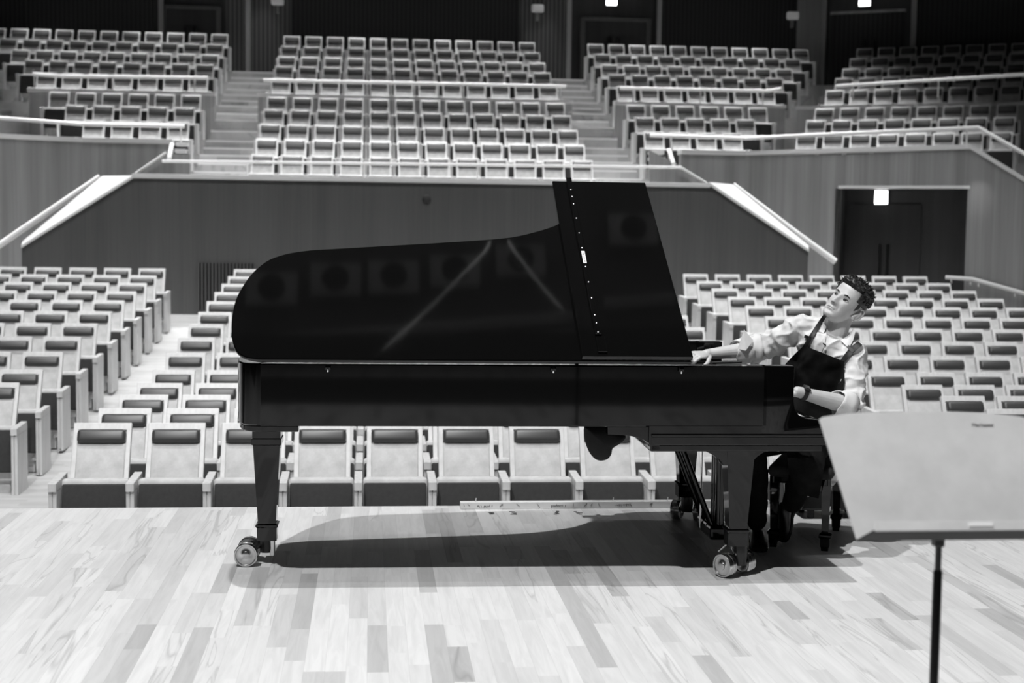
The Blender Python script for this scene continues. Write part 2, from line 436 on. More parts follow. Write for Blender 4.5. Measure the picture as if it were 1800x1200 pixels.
# ---- low partitions in front of the fifth row
ZP = 4.39
def partition(x0, x1, name):
    m = MB(); m.box((x0, 30.90, 3.3), (x1, 30.975, ZP), 'wall_wood_pale'); m.box((x0 - .02, 30.86, ZP), (x1 + .02, 31.03, ZP + .07), 'maple_cap', .006)
    struct(m, name)
partition(-2.38, 4.36, 'wall_partition'); partition(PX(52, 160, 31).x, -3.28, 'wall_partition'); partition(5.3, PX(1378, 190, 31).x, 'wall_partition')
m = MB(); rot_box(-.5, 6.5, NROW['E'] - .75, NROW['E'] - .67, 3.3, ZP, 'wall_wood_pale'); rot_box(-.52, 6.5, NROW['E'] - .8, NROW['E'] - .62, ZP, ZP + .07, 'maple_cap'); struct(m, 'wall_partition')
# ---- rear wall, doors, columns
YB = 37.3; ZB = 5.2
def rear(px0, px1, mt, name, dy=0.0, z0=ZB, z1=12):
    m = MB(); m.box((PX(px0, 60, YB).x, YB - dy, z0), (PX(px1, 60, YB).x, YB + .3, z1), mt); return struct(m, name)
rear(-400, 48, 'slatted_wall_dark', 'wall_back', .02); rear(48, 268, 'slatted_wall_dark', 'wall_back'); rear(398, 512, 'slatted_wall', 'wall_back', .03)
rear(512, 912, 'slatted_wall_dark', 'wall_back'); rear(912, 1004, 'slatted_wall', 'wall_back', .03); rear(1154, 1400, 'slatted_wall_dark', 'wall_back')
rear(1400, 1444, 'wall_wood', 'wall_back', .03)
for k, (a_, b_) in enumerate(((268, 398), (1004, 1154))):
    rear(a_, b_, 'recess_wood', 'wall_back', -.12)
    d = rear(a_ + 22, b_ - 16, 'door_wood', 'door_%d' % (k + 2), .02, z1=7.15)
    mid = (a_ + b_) / 2 + 2
    pa, pb = PX(a_ + 20, 60, YB), PX(b_ - 14, 60, YB); fr = MB()
    for x_ in (pa.x, pb.x): fr.box((x_ - .06, YB - .06, ZB), (x_ + .06, YB + .02, 7.2), 'wall_wood_dark', .01)
    fr.box((pa.x, YB - .06, 7.13), (pb.x, YB + .02, 7.22), 'wall_wood_dark', .01); fr.build('door_frame', d)
    for s in (-9, 7):
        p = PX(mid + s, 60, YB - .05); h = MB(); h.box((p.x - .05, p.y - .05, 5.6), (p.x + .05, p.y, 6.7), 'satin_black', .01); h.build('door_handle', d)
for xx in (283, 436, 1000, 1158):
    p = PX(xx, 60, YB - .08); m = MB(); m.box((p.x - .06, p.y - .06, ZB), (p.x + .06, p.y + .05, 12), 'wall_wood_pale' if xx in (436, 1000) else 'wall_wood', .01); struct(m, 'trim_9')
BRP = PX(1444, 100, YB)
m = MB()
def rw(t0, t1, z0, z1, o0, o1, mt):
    V = []
    for z in (z0, z1):
        for t, o in ((t0, o0), (t1, o0), (t1, o1), (t0, o1)):
            p = BRP + DR * t + NR * o; V.append((p.x, p.y, z))
    m.add(V, [(3, 2, 1, 0), (4, 5, 6, 7), (0, 1, 5, 4), (1, 2, 6, 5), (2, 3, 7, 6), (3, 0, 4, 7)], mt)
rw(0, 2.35, ZB - .3, 12, .10, .3, 'recess_wood'); rw(2.35, 12, ZB - .3, 12, 0, .3, 'slatted_wall_dark'); rw(2.28, 2.42, ZB - .3, 12, -.06, .1, 'wall_wood'); rw(0, .1, ZB - .3, 12, -.06, .1, 'wall_wood')
struct(m, 'wall_back')
m = MB(); rw(.22, 2.1, ZB - .2, 7.45, .02, .1, 'slatted_wall_dark'); rw(.2, 2.14, 7.45, 7.52, .0, .1, 'wall_wood'); dd = struct(m, 'door_4')
for t in (1.05, 1.28):
    m = MB(); rw(t, t + .08, 5.4, 6.75, -.04, .02, 'satin_black'); m.build('door_handle', dd)
m = MB(); m.box((-14, -9, 12), (22, 38, 12.2), 'ceiling_paint')
for k in range(9): m.box((-14, 3.0 + 3.6 * k, 11.75), (22, 3.5 + 3.6 * k, 12), 'ceiling_dark')
struct(m, 'ceiling')
m = MB(); m.box((-14, -9.2, 0), (16, -9, 12), 'stage_wood'); m.box((-14, -9, 0), (16, -7.6, 1.3), 'recess_wood'); struct(m, 'wall_stage')
fabric('added_strip_dark', .02, .03, 20)
m = MB(); m.box((-9, -2.7, 0), (11, -.4, .02), 'added_strip_dark'); struct(m, 'floor_added_strip')  # added unseen dark strip, giving the rim its dark mirrored band
m = MB(); m.box((-14.2, -9, -1), (-14, 12, 12), 'stage_wood'); struct(m, 'wall_left')
m = MB(); m.box((16, -9, -1), (16.2, 14, 12), 'stage_wood'); struct(m, 'wall_right')

# ---- handrails
def rail(pts, r, label, posts=(), name='handrail'):
    root = empty(name, pts[0]); tag(root, label, 'handrail', 'pale handrails of the balconies')
    o = Vector(pts[0])
    m = MB(); m.tube([Vector(p) - o for p in pts], r, 'rail_wood', 8); m.build('rail', root)
    for p, z0 in posts:
        m = MB(); p = Vector(p) - o; m.tube([p, Vector((p.x, p.y, z0 - o.z))], .016, 'rail_wood', 6); m.build('post', root)
    return root
zr = PX(730, 146, 30.94).z
rail([PX(463, 141, 30.94), PX(995, 152, 30.94)], .036, 'pale handrail across the middle of the centre balcony block', [((x, 30.94, zr), ZP + .05) for x in (-2.1, 0, 2, 4.1)])
rail([PX(58, 130, 30.95), PX(112, 134, 30.94), PX(363, 137, 30.94)], .036, 'pale handrail across the middle of the left balcony block', [((x, 30.94, zr), ZP + .05) for x in (-7.0, -5.4, -3.7)])
rail([PX(1090, 155, 30.94), PX(1350, 160, 30.94), PX(1374, 156, 30.8)], .036, 'pale handrail across the middle of the block right of the centre', [((x, 30.94, zr), ZP + .05) for x in (5.7, 7.2, 8.6)])
rail([PZ(1470, 151, zr), PZ(1815, 130, zr)], .036, 'pale sloping handrail across the block at the far right', [(PZ(1500, 149, zr), ZP), (PZ(1650, 140, zr), ZP)])
zf = PX(200, 220, 26.9).z
rail([PZ(-20, 206, zf), PX(142, 218, 26.9), PX(324, 222, 26.9)], .034, 'pale handrail along the front edge of the left balcony', [(PX(102, 216, 26.9), zc_l), (PX(318, 222, 26.9), zc_l)])
zf = PX(1250, 241, 26.9).z
rail([PX(1143, 238, 26.9), PX(1312, 243, 26.9), PZ(1720, 224, zf), PZ(1720, 224, zf) + DR * 1.6 + Vector((0, 0, -.95))], .034, 'pale handrail along the front edge of the right balcony, bending down', [(PX(1180, 240, 26.9), zc_r), (PZ(1700, 225, zf), zc_r)])
rail([PX(285, 283, 24.75), PX(1198, 294, 24.75)], .026, 'thin pale handrail in front of the lowest centre balcony row', [(PX(x, 288, 24.75), 2.42) for x in (435, 640, 840, 1040)])
rail([PX(302, 254, 26.55), PX(297, 279, 25.0)], .038, 'short steep pale handrail left of the centre balcony')
rail([PX(1176, 264, 26.55), PX(1184, 288, 25.0)], .038, 'short steep pale handrail right of the centre balcony')
rail([PX(292, 268, 25.6), PX(238, 305, 25.6)], .022, 'dull slanting stair rail left of the centre balcony')
rail([PX(1198, 295, 25.6), PX(1242, 322, 25.6)], .022, 'dull slanting stair rail right of the centre balcony')
rail([PX(176, 311, 25.9), PX(38, 404, 25.5), PX(-30, 451, 25.2)], .055, 'thick pale stair rail running down at the left wall')
rail([PX(1288, 325, 25.9), PX(1400, 410, 25.5), PX(1469, 460, 25.2)], .055, 'thick pale stair rail ending left of the lit exit doorway')
def rw_(x, y): return PW(x, y, PR - NR * .1, DR)
hr = rail([rw_(1662, 487), rw_(1709, 490), rw_(1806, 517)], .036, 'handrail with small brackets on the wall right of the doorway')
for x, y in ((1672, 489), (1706, 493), (1720, 496), (1784, 514)):
    p = rw_(x, y) - Vector(hr.location); m = MB(); m.tube([p + Vector((0, 0, -.02)), p + Vector((0, 0, -.06)), p + NR * .12 + Vector((0, 0, -.08))], .014, 'rail_wood', 6); m.build('bracket', hr)
# white step edges at the stair heads
for xa, xb, ya, lab in ((310, 331, 253, 'upper white step edge left of the centre balcony'), (308, 328, 265, 'lower white step edge left of the centre balcony'),
                    (1141, 1166, 268, 'upper white step edge right of the centre balcony'), (1141, 1168, 279, 'lower white step edge right of the centre balcony')):
    p0, p1 = PX(xa, ya, 26.6), PX(xb, ya, 26.6); m = MB(); m.box((p0.x, 26.5, p0.z - .035), (p1.x, 26.75, p0.z + .03), 'maple_cap', .008)
    tag(m.build('step_nosing'), lab, 'step edge', 'white step edges')
# ---- vents, sockets, lamps, exit signs
p0, p1 = PX(349, 462, YW - .01), PX(447, 545, YW - .01)
g = tag(empty('vent_grille', (p0.x, YW, p1.z)), 'dark slatted vent grille low in the middle wall behind the aisle', 'vent')
W_, H_ = p1.x - p0.x, p0.z - p1.z
m = MB(); m.box((0, -.012, 0), (W_, -.002, H_), 'grille_black'); m.build('backing', g)
m = MB()
for k in range(17): m.box((W_ * k / 16.0 - .012, -.05, 0), (W_ * k / 16.0 + .012, -.012, H_), 'wall_wood_dark')
m.build('slats', g)
p = PX(750, 349, YW); m = MB(); m.lathe([(.07, 0), (.07, .02), (.05, .03)], 'recess_wood', Matrix.Translation(p) @ Matrix.Rotation(math.pi / 2, 4, 'X'), 16)
tag(m.build('wall_socket'), 'small dark round socket on the middle balcony wall', 'socket')
def sconce(x, y, label):
    p = PX(x, y, YB - .12); r = tag(empty('wall_lamp', p), label, 'lamp', 'small lamps on the rear wall')
    m = MB(); m.box((-.16, -.1, -.1), (.16, .06, .1), 'sconce_glass', .05); m.build('lamp_shade', r)
    m = MB(); m.box((-.03, -.03, -.3), (.03, .1, -.1), 'sign_body', .005); m.build('bracket', r)
sconce(488, 2, 'small wall lamp left of the centre balcony block, at the picture top')
sconce(945, 15, 'small wall lamp above the right end of the centre balcony block')
sconce(1393, 28, 'small wall lamp above the right balcony block, near the last door')
def sign(p, rz, w_, h_, label):
    r = tag(empty('exit_sign', p, rz), label, 'exit sign', 'lit exit signs')
    m = MB(); m.box((-w_, 0, -h_), (w_, .08, h_), 'sign_body', .02); m.build('housing', r)
    m = MB(); m.box((-w_ * .96, -.015, -h_ * .96), (w_ * .96, 0, h_ * .96), 'lamp_glow', .006); m.build('lit_panel', r)
c = PW(1549, 347, PR + NR * .55, DR)
sign(c, -ANG, .125, .13, 'glowing white exit sign in the doorway under the right balcony')
sign(PX(1075, 0, YB - .2), 0, .14, .14, 'glowing white exit sign over the rear door, middle of the top edge')
sign(PX(1520, 0, 36.6), -ANG, .15, .16, 'glowing white exit sign over the rear door at the right')
c2 = PW(1716, 346, PR - NR * .5, DR)
lamp('exit_lamp_spill', 'SPOT', c2 + NR * -.3 + Vector((0, 0, .6)), 9, c2 + NR * .5, 0.02, spot=math.radians(40), blend=1.0)

# ================================================================== seats
def seat_parts():
    P = {}
    tilt = math.atan2(.20, .44)
    def back_pt(z): return -0.20 * (0.98 - z) / 0.44          # y of the back's front face at height z
    R_ = Matrix.Translation((0, 0, .98)) @ Matrix.Rotation(-tilt, 4, 'X')   # local z runs down the back, y out of it
    m = MB(); hw = .2075
    m.box((-hw, 0, -.056), (hw, .045, 0), 'seat_maple', .006, R_)
    for s in (-1, 1): m.box((s * hw - (.036 if s > 0 else 0), 0, -.60), (s * hw + (0 if s > 0 else .036), .045, -.05), 'seat_maple', .006, R_)
    m.box((-hw + .02, .02, -.60), (hw - .02, .04, -.04), 'seat_maple', 0, R_)
    m.box((-.19, -.30, 0), (.19, -.12, .16), 'seat_maple', .01); m.box((-.22, -.34, .12), (.22, -.30, .2), 'seat_maple', .005)
    P['back_frame'] = m
    m = MB(); m.rbox((-.174, -.012, -.60), (.174, .03, -.155), 'seat_fabric', .012, R_); P['back_cushion'] = m
    m = MB(); m.rbox((-.174, -.050, -.162), (.174, .03, -.058), 'headrest_leather', .030, R_, 4); P['headrest'] = m
    m = MB(); m.rbox((-.178, -.050, -.215), (.178, .03, -.045), 'headrest_leather', .030, R_, 4); P['headrest_tall'] = m  # balcony version, stretched down to stand in for the shaded cushion top
    c = Matrix.Translation((0, -.36, .2)) @ Matrix.Rotation(math.radians(-8), 4, 'X')
    m = MB(); m.rbox((-.234, -.035, 0), (.234, .085, .425), 'seat_fabric', .03, c, 4); P['seat_cushion'] = m
    m = MB(); m.rbox((-.226, -.052, .0), (.226, .0, .385), 'seat_back_dark', .014, c, 3); P['seat_underside'] = m
    m = MB()
    for s in (-1, 1): m.box((s * .0155 - .0125, -.47, 0), (s * .0155 + .0125, -.09, .555), 'seat_maple', .003)
    m.box((-.015, -.46, .02), (.015, -.1, .54), 'seat_maple')
    m.prism([(-.485, .555), (-.485, .612), (-.475, .617), (-.10, .632), (-.09, .60), (-.09, .555)], 'x', -.029, .029, 'seat_maple', False, .005)
    P['armrest'] = m
    return P
_SP = seat_parts()
SEAT_PROTO = {}
for k, mb in _SP.items():
    o = mb.build(k); SEAT_PROTO[k] = o.data; bpy.data.objects.remove(o)
PITCH = .533
ARM_OFF = PITCH / 2
seats = []      # (x, y, zfloor, rz, label, group, last)
def block(kind_rows, label_fn, group): pass
occl = [(405, 560), (415, 500), (450, 462), (500, 445), (900, 415), (968, 395), (968, 330), (1130, 330), (1215, 640), (1395, 640), (1395, 715), (1450, 735), (1450, 790), (1145, 795), (1145, 755), (420, 760)]
def inside(p, poly):
    x, y = p; c = False; n = len(poly)
    for i in range(n):
        (x1, y1), (x2, y2) = poly[i], poly[(i + 1) % n]
        if (y1 > y) != (y2 > y) and x < (x2 - x1) * (y - y1) / (y2 - y1) + x1: c = not c
    return c
def sees(x, y, zf, rz=0):
    """0 outside the frame, 1 in the frame but hidden by the piano, 2 in view."""
    r = 0
    cr, sr = math.cos(rz), math.sin(rz)
    for lx, ly, lz in ((-.2, 0, .97), (.2, 0, .97), (0, 0, .93), (-.2, -.3, .6), (.2, -.3, .6), (0, -.1, .75)):
        p = proj((x + lx * cr - ly * sr, y + lx * sr + ly * cr, zf + lz))
        if -5 < p[0] < 1805 and -5 < p[1] < 1205:
            r = max(r, 1 if inside(p, occl) or (p[1] > 893) else 2)
    return r
for i, (Y, zt) in enumerate(ROWS):
    zf = zt - SEAT_H
    # left stalls, counted from the aisle
    for k in range(8):
        x = -3.21 - .2075 - k * PITCH
        seats.append((x, Y, zf, 0, 'padded hall seat, left stalls, %s row from the stage, %s from the aisle' % (ORD[i + 1], ORD[k + 1]), 'seats of the left stalls', 'aisle_r' if k == 0 else ''))
    for k in range(12):
        x = -2.145 + .2075 + k * PITCH
        seats.append((x, Y, zf, 0, ('padded hall seat, front row behind the piano, %s from the left aisle' % ORD[k + 1]) if i == 0 else
                      'padded hall seat, centre stalls, %s row from the stage, %s from the left aisle' % (ORD[i + 1], ORD[k + 1]), 'seats of the centre stalls', 'end' if k == 11 else ''))
    for k in range(8):
        x = 5.235 - .009 * i + .2075 + k * PITCH
        seats.append((x, Y, zf, 0, 'padded hall seat, right stalls, %s row from the stage, %s from the aisle' % (ORD[i + 1], ORD[k + 1]), 'seats of the right stalls', 'end' if k == 7 else ''))
for i, (r, Y, zt) in enumerate(BR):
    zf = zt - SEAT_H; rn = ORD[i + 1]
    for k in range(12):
        seats.append((-2.15 + .2075 + k * PITCH, Y, zf, 0, 'padded hall seat, centre balcony, %s row up, %s from its left aisle' % (rn, ORD[k + 1]), 'seats of the centre balcony', 'end' if k == 11 else ''))
    if i < 2: continue
    n = {'H': 4, 'G': 5, 'F': 6, 'E': 7, 'D': 8, 'C': 9, 'B': 10, 'A': 11}[r]; rn = ORD[i - 1]
    for k in range(n):
        seats.append((5.46 + .2075 + k * PITCH, Y, zf, 0, 'padded hall seat, right balcony block, %s row up, %s from the centre aisle' % (rn, ORD[k + 1]), 'seats of the right balcony block', 'end' if k == n - 1 else ''))
        seats.append((-3.50 - .2075 - k * PITCH, Y, zf, 0, 'padded hall seat, left balcony block, %s row up, %s from the centre aisle' % (rn, ORD[k + 1]), 'seats of the left balcony block', 'aisle_r' if k == 0 else ''))
    a0 = {'H': (1457, 223), 'G': (1473, 198), 'F': (1485, 177), 'E': (1500, 148), 'D': (1515, 118), 'C': (1528, 103), 'B': (1538, 85), 'A': (1551, 70)}[r]
    for k in range(8):
        p = O_R + NR * NROW[r] + DR * (.2075 + k * PITCH)
        seats.append((p.x, p.y, zf, -ANG, 'padded hall seat, turned far right balcony block, %s row up, %s from its aisle' % (rn, ORD[k + 1]), 'seats of the far right balcony block', 'end' if k == 7 else ''))
view = []; rest = []
for s in seats:
    v = sees(*s[:4])
    if v == 2: view.append(s)
    elif v == 1: rest.append(s)
# rows of the side stalls are counted as the picture shows them
for blk in ('left', 'right'):
    ys = sorted({s[1] for s in view if blk + ' stalls' in s[4]}); 
    for j, s in enumerate(view):
        if blk + ' stalls' in s[4]:
            t = s[4].split(', '); t[2] = '%s visible row' % ORD[ys.index(s[1]) + 1]; view[j] = s[:4] + (', '.join(t),) + s[5:]
view.sort(key=lambda s: (Vector(s[:3]) - EYE).length)
rest += view[300:]; view = view[:300]
def place_seat(s):
    x, y, zf, rz, label, group, end = s
    r = empty('theatre_seat', (x, y, zf), rz); tag(r, label, 'seat', group)
    for k, me in SEAT_PROTO.items():
        if k == ('headrest' if zf > 1 else 'headrest_tall'): continue
        offs = (0,)
        if k == 'armrest': offs = (-ARM_OFF, ARM_OFF) if end in ('aisle_r', 'end') else (-ARM_OFF,)
        for ox in offs:
            o = bpy.data.objects.new('headrest' if k == 'headrest_tall' else k, me); COL.objects.link(o); o.parent = r
            if k == 'armrest': o.location = (ox, 0, 0)
for s in view: place_seat(s)
# every seat beyond the 300 nearest in view: one object
def mass(lst):
    tmpl = {}
    for k, me in SEAT_PROTO.items():
        n = len(me.vertices); co = np.empty(n * 3); me.vertices.foreach_get('co', co)
        tmpl[k] = (co.reshape(-1, 3), [tuple(p.vertices) for p in me.polygons], [me.materials[p.material_index].name for p in me.polygons], [p.use_smooth for p in me.polygons])
    V = []; F = []; MI = []; SM = []; names = []; off = 0
    for x, y, zf, rz, _l, _g, end in lst:
        c, s_ = math.cos(rz), math.sin(rz)
        for k, (co, fs, ms, sm) in tmpl.items():
            if k == ('headrest' if zf > 1 else 'headrest_tall'): continue
            offs = (0,)
            if k == 'armrest': offs = (-ARM_OFF, ARM_OFF) if end in ('aisle_r', 'end') else (-ARM_OFF,)
            for ox in offs:
                X = co[:, 0] + ox; W = np.stack([x + X * c - co[:, 1] * s_, y + X * s_ + co[:, 1] * c, co[:, 2] + zf], 1)
                V.append(W)
                for f, mn, b in zip(fs, ms, sm):
                    F.append(tuple(i + off for i in f))
                    if mn not in names: names.append(mn)
                    MI.append(names.index(mn)); SM.append(b)
                off += len(co)
    me = bpy.data.meshes.new('distant_seating'); me.from_pydata(np.concatenate(V).tolist(), [], F)
    for n in names: me.materials.append(MATS[n])
    me.polygons.foreach_set('material_index', MI); me.polygons.foreach_set('use_smooth', SM); me.update()
    o = bpy.data.objects.new('distant_seating', me); COL.objects.link(o)
    tag(o, 'distant seating of the upper balcony rows under the dark rear wall', 'seating', kind='stuff')
if rest: mass(rest)
print('SEATS in view', len(view), 'rest', len(rest))
# ================================================================== the concert grand
PO = Vector((0.78, 6.28, 0.0))
piano = tag(empty('grand_piano', PO, math.radians(-0.9)), 'long black polished concert grand piano with its lid raised', 'piano')
def lx(X): return X - PO.x
def lq(x, y, Y):
    """Local x, z of a pixel at depth Y."""
    p = PX(x, y, Y); return (p.x - PO.x, p.z)
TAIL = [(-.48, 0.0), (-.541, .018), (-.582, .063), (-.608, .147), (-.621, .251), (-.626, .366), (-.619, .476), (-.602, .56), (-.574, .656), (-.535, .74), (-.49, .80),
        (-.411, .852), (-.303, .885), (-.174, .903), (.177, .948), (.45, .985), (.597, 1.008), (.704, 1.032), (.803, 1.074), (.917, 1.14), (1.0, 1.225), (1.08, 1.335), (1.16, 1.44), (1.26, 1.515), (1.34, 1.54), (1.44, 1.548)]
def spline(pts, n=4):
    out = []; P = [Vector((a, b)) for a, b in pts]
    for i in range(len(P) - 1):
        p0, p1, p2, p3 = P[max(i - 1, 0)], P[i], P[i + 1], P[min(i + 2, len(P) - 1)]
        for k in range(n):
            t = k / n
            out.append(0.5 * ((2 * p1) + (-p0 + p2) * t + (2 * p0 - 5 * p1 + 4 * p2 - p3) * t * t + (-p0 + 3 * p1 - 3 * p2 + p3) * t ** 3))
    out.append(P[-1]); return [(v.x, v.y) for v in out]
CURVE = spline(TAIL, 4)
def offset_in(c, d):
    out = []
    for i, p in enumerate(c):
        a, b = Vector(c[max(i - 1, 0)]), Vector(c[min(i + 1, len(c) - 1)])
        t = (b - a).normalized(); n = Vector((t.y, -t.x))      # towards the inside (outline runs clockwise seen from above)
        out.append((p[0] + n.x * d, p[1] + n.y * d))
    return out
def arc_prof():
    """Side outline of a cheek from its top front corner down to the key slip."""
    return [(1.925, 1.0), (1.925, .84), (1.932, .805), (1.95, .778), (1.98, .762), (2.02, .757), (2.055, .752), (2.074, .742), (2.080, .725), (2.080, .64)]
# outer rim: bass side, tail, bent side, treble side
oc = offset_in(CURVE, .022)
oc[0] = (oc[0][0], .012); 
outer = [(1.80, .012)] + oc[:-1] + [(1.44, 1.526), (1.80, 1.526)]
inner = offset_in([(1.80, .012)] + oc[:-1] + [(1.44, 1.526), (1.80, 1.526)], .085)
inner[0] = (1.80, .097); inner[-1] = (1.80, 1.441)
RZ0, RZ1 = .722, 1.0
bmr = bmesh.new()
def strip(bm, ring_lists):
    V = [[bm.verts.new(p) for p in r] for r in ring_lists]
    for a, b in zip(V, V[1:]):
        for i in range(len(a) - 1): bm.faces.new((a[i], a[i + 1], b[i + 1], b[i]))
    return V
L3 = lambda c, z: [(lx(x), y, z) for x, y in c]
o_in = offset_in(outer, .006)
rings = [L3(inner, RZ0 + .02), L3(o_in, RZ0), L3(outer, RZ0 + .006), L3(outer, RZ1 - .006), L3(o_in, RZ1), L3(offset_in(outer, .079), RZ1), L3(inner, RZ1 - .006), L3(inner, RZ0 + .02)]
V = strip(bmr, rings)
for idx in (0, -1): bmr.faces.new([r[idx] for r in V[:-1]])
bmesh.ops.remove_doubles(bmr, verts=list(bmr.verts), dist=1e-6)
bmesh.ops.recalc_face_normals(bmr, faces=list(bmr.faces))
m = MB(); m.bm(bmr, 'lacquer', None, True); m.build('rim', piano, auto=35)
# cheeks (arms) at both ends of the keyboard
for y0, y1, nm in ((.012, .10, 'cheek'), (1.438, 1.526, 'cheek')):
    pr = [(lx(x), z) for x, z in [(1.78, 1.0)] + arc_prof() + [(1.78, .64)]]
    m = MB(); m.prism(pr, 'y', y0, y1, 'lacquer', True, .005); m.build(nm, piano, auto=30)
    # long moulding under it
m = MB(); m.box((lx(1.272), .002, .679), (lx(2.083), 1.536, .690), 'lacquer', .004); m.box((lx(1.272), .010, .638), (lx(2.080), 1.53, .681), 'lacquer', .006)
m.build('moulding', piano)
m = MB(); m.box((lx(1.272), .03, .606), (lx(2.07), 1.51, .640), 'lacquer', .008); m.build('keybed', piano)
for y0, y1 in ((.013, .10), (1.43, 1.525)):
    m = MB(); m.box((lx(1.262), y0, .64), (lx(1.80), y1, .73), 'lacquer', .004); m.build('rim_extension', piano)
m = MB(); m.box((lx(2.055), .10, .66), (lx(2.078), 1.44, .745), 'lacquer', .006); m.build('key_slip', piano)
# tail apron and blocks under the tail
tl = [(x, y) for x, y in offset_in(CURVE, .03) if x < -.30]
m = MB(); m.prism([(lx(-.31), tl[0][1])] + [(lx(x), y) for x, y in tl] , 'z', .694, .724, 'lacquer', False, .006); m.build('tail_apron', piano)
# belly: bottom edge beam, bracket and braces
brk = [lq(x, y, 6.30) for x, y in [(1069, 750), (1069, 764), (1090, 764.6), (1107, 766.2), (1122, 769), (1132, 773), (1140, 779), (1143, 786), (1144, 792), (1160, 792), (1160, 750)]]
for y0 in (.03, 1.42):
    m = MB(); m.prism(brk, 'y', y0, y0 + .06, 'lacquer', False, .003); m.build('bracket', piano)
for a_, b_ in (((-.2, .3), (1.2, .2)), ((-.2, .55), (1.25, .8)), ((.3, .7), (1.25, 1.3))):
    m = MB(); v0, v1 = Vector((lx(a_[0]), a_[1], .775)), Vector((lx(b_[0]), b_[1], .775)); t = (v1 - v0).normalized(); n = Vector((-t.y, t.x, 0)) * .03
    m.add([v0 - n, v1 - n, v1 + n, v0 + n] + [p + Vector((0, 0, .1)) for p in (v0 - n, v1 - n, v1 + n, v0 + n)], [(0, 1, 2, 3), (4, 7, 6, 5), (0, 4, 5, 1), (1, 5, 6, 2), (2, 6, 7, 3), (3, 7, 4, 0)], 'satin_black'); m.build('brace', piano)
# soundboard, iron plate, strings, tuning pins
pl = offset_in(outer, .083)
m = MB(); m.prism([(lx(x), y) for x, y in pl if x < 1.5] + [(lx(1.5), 1.443), (lx(1.5), .095)], 'z', .875, .885, 'soundboard'); m.build('soundboard', piano)
m = MB(); m.box((lx(1.44), .10, .87), (lx(1.70), 1.438, .888), 'plate_gold', .006)
for k in range(5):
    y = .22 + .28 * k; m.prism([(lx(1.48), y - .012), (lx(1.48), y + .012), (lx(.2 - .0 * k if k < 3 else .7), min(y * .72, .72) + .012), (lx(.2 if k < 3 else .7), min(y * .72, .72) - .012)], 'z', .885, .91, 'plate_gold')
m.build('iron_plate', piano)
m = MB()
for k in range(60):
    y = .125 + k * .0217; m.tube([(lx(1.56), y, .945), (lx(.1 + .012 * k), .1 + (y - .1) * .55, .945)], .0011, 'steel', 4, False)
tag(m.build('strings', piano), kind='stuff')
m = MB()
for r in range(3):
    for k in range(48):
        y = .13 + k * .0268; x = 1.50 + r * .05 + .012 * (k % 2)
        m.tube([(lx(x), y, .886), (lx(x), y, .922)], .0042, 'steel', 6)
tag(m.build('tuning_pins', piano), kind='stuff')
m = MB()
for k in range(10):
    y = .18 + k * .125; m.prism([(lx(1.70), y), (lx(1.70), y + .05), (lx(1.86), y + .10), (lx(1.86), y + .05)], 'z', .88, .955 if y < .7 else .90, 'satin_black'); 
m.box((lx(1.70), .10, .86), (lx(1.90), 1.438, .885), 'satin_black', .003); m.build('action', piano)
m = MB(); kw = 1.228 / 52
for k in range(52): m.box((lx(1.905), .154 + k * kw + .0006, .715), (lx(2.052), .154 + (k + 1) * kw - .0006, .738), 'ivory', .0015)
m.build('white_keys', piano)
m = MB(); kb = 0
for k in range(51):
    if k % 7 in (1, 4): continue
    yy = .154 + (k + 1) * kw; m.box((lx(1.905), yy - .005, .736), (lx(2.0), yy + .005, .750), 'satin_black', .002)
m.build('black_keys', piano)
m = MB(); m.box((lx(1.895), .10, .73), (lx(1.912), 1.438, .90), 'lacquer', .004); m.build('fallboard', piano)
# lid: rotates about the long bass edge
TH = math.radians(32)
LM = Matrix.Translation((0, -.012, 1.004)) @ Matrix.Rotation(TH, 4, 'X')
lid_pts = [(lx(x), y) for x, y in CURVE] + [(lx(1.44), 0.0)]
bml = bmesh.new()
n_ = len(lid_pts)
def inset(c, d): return [( x, y) for x, y in offset_in(c, d)]
prof_r = [(.012 * (1 - math.cos(math.radians(f_))), .012 + .012 * math.sin(math.radians(f_))) for f_ in range(-60, 61, 15)]
closed = CURVE
R_l = []
for d, z in prof_r:
    cc = offset_in(CURVE, d); cc[0] = (CURVE[0][0], d); cc[-1] = (1.44, CURVE[-1][1] - d)
    R_l.append([bml.verts.new((lx(x), y, z)) for x, y in cc] + [bml.verts.new((lx(1.44), d, z))])
for A_, B_ in zip(R_l, R_l[1:]):
    for i in range(len(A_)): bml.faces.new((A_[i], A_[(i + 1) % len(A_)], B_[(i + 1) % len(A_)], B_[i]))
bml.faces.new(R_l[0]); bml.faces.new(R_l[-1][::-1])
bmesh.ops.recalc_face_normals(bml, faces=list(bml.faces))
m = MB(); m.bm(bml, 'lacquer', LM, True); lid = m.build('lid', piano, auto=25)
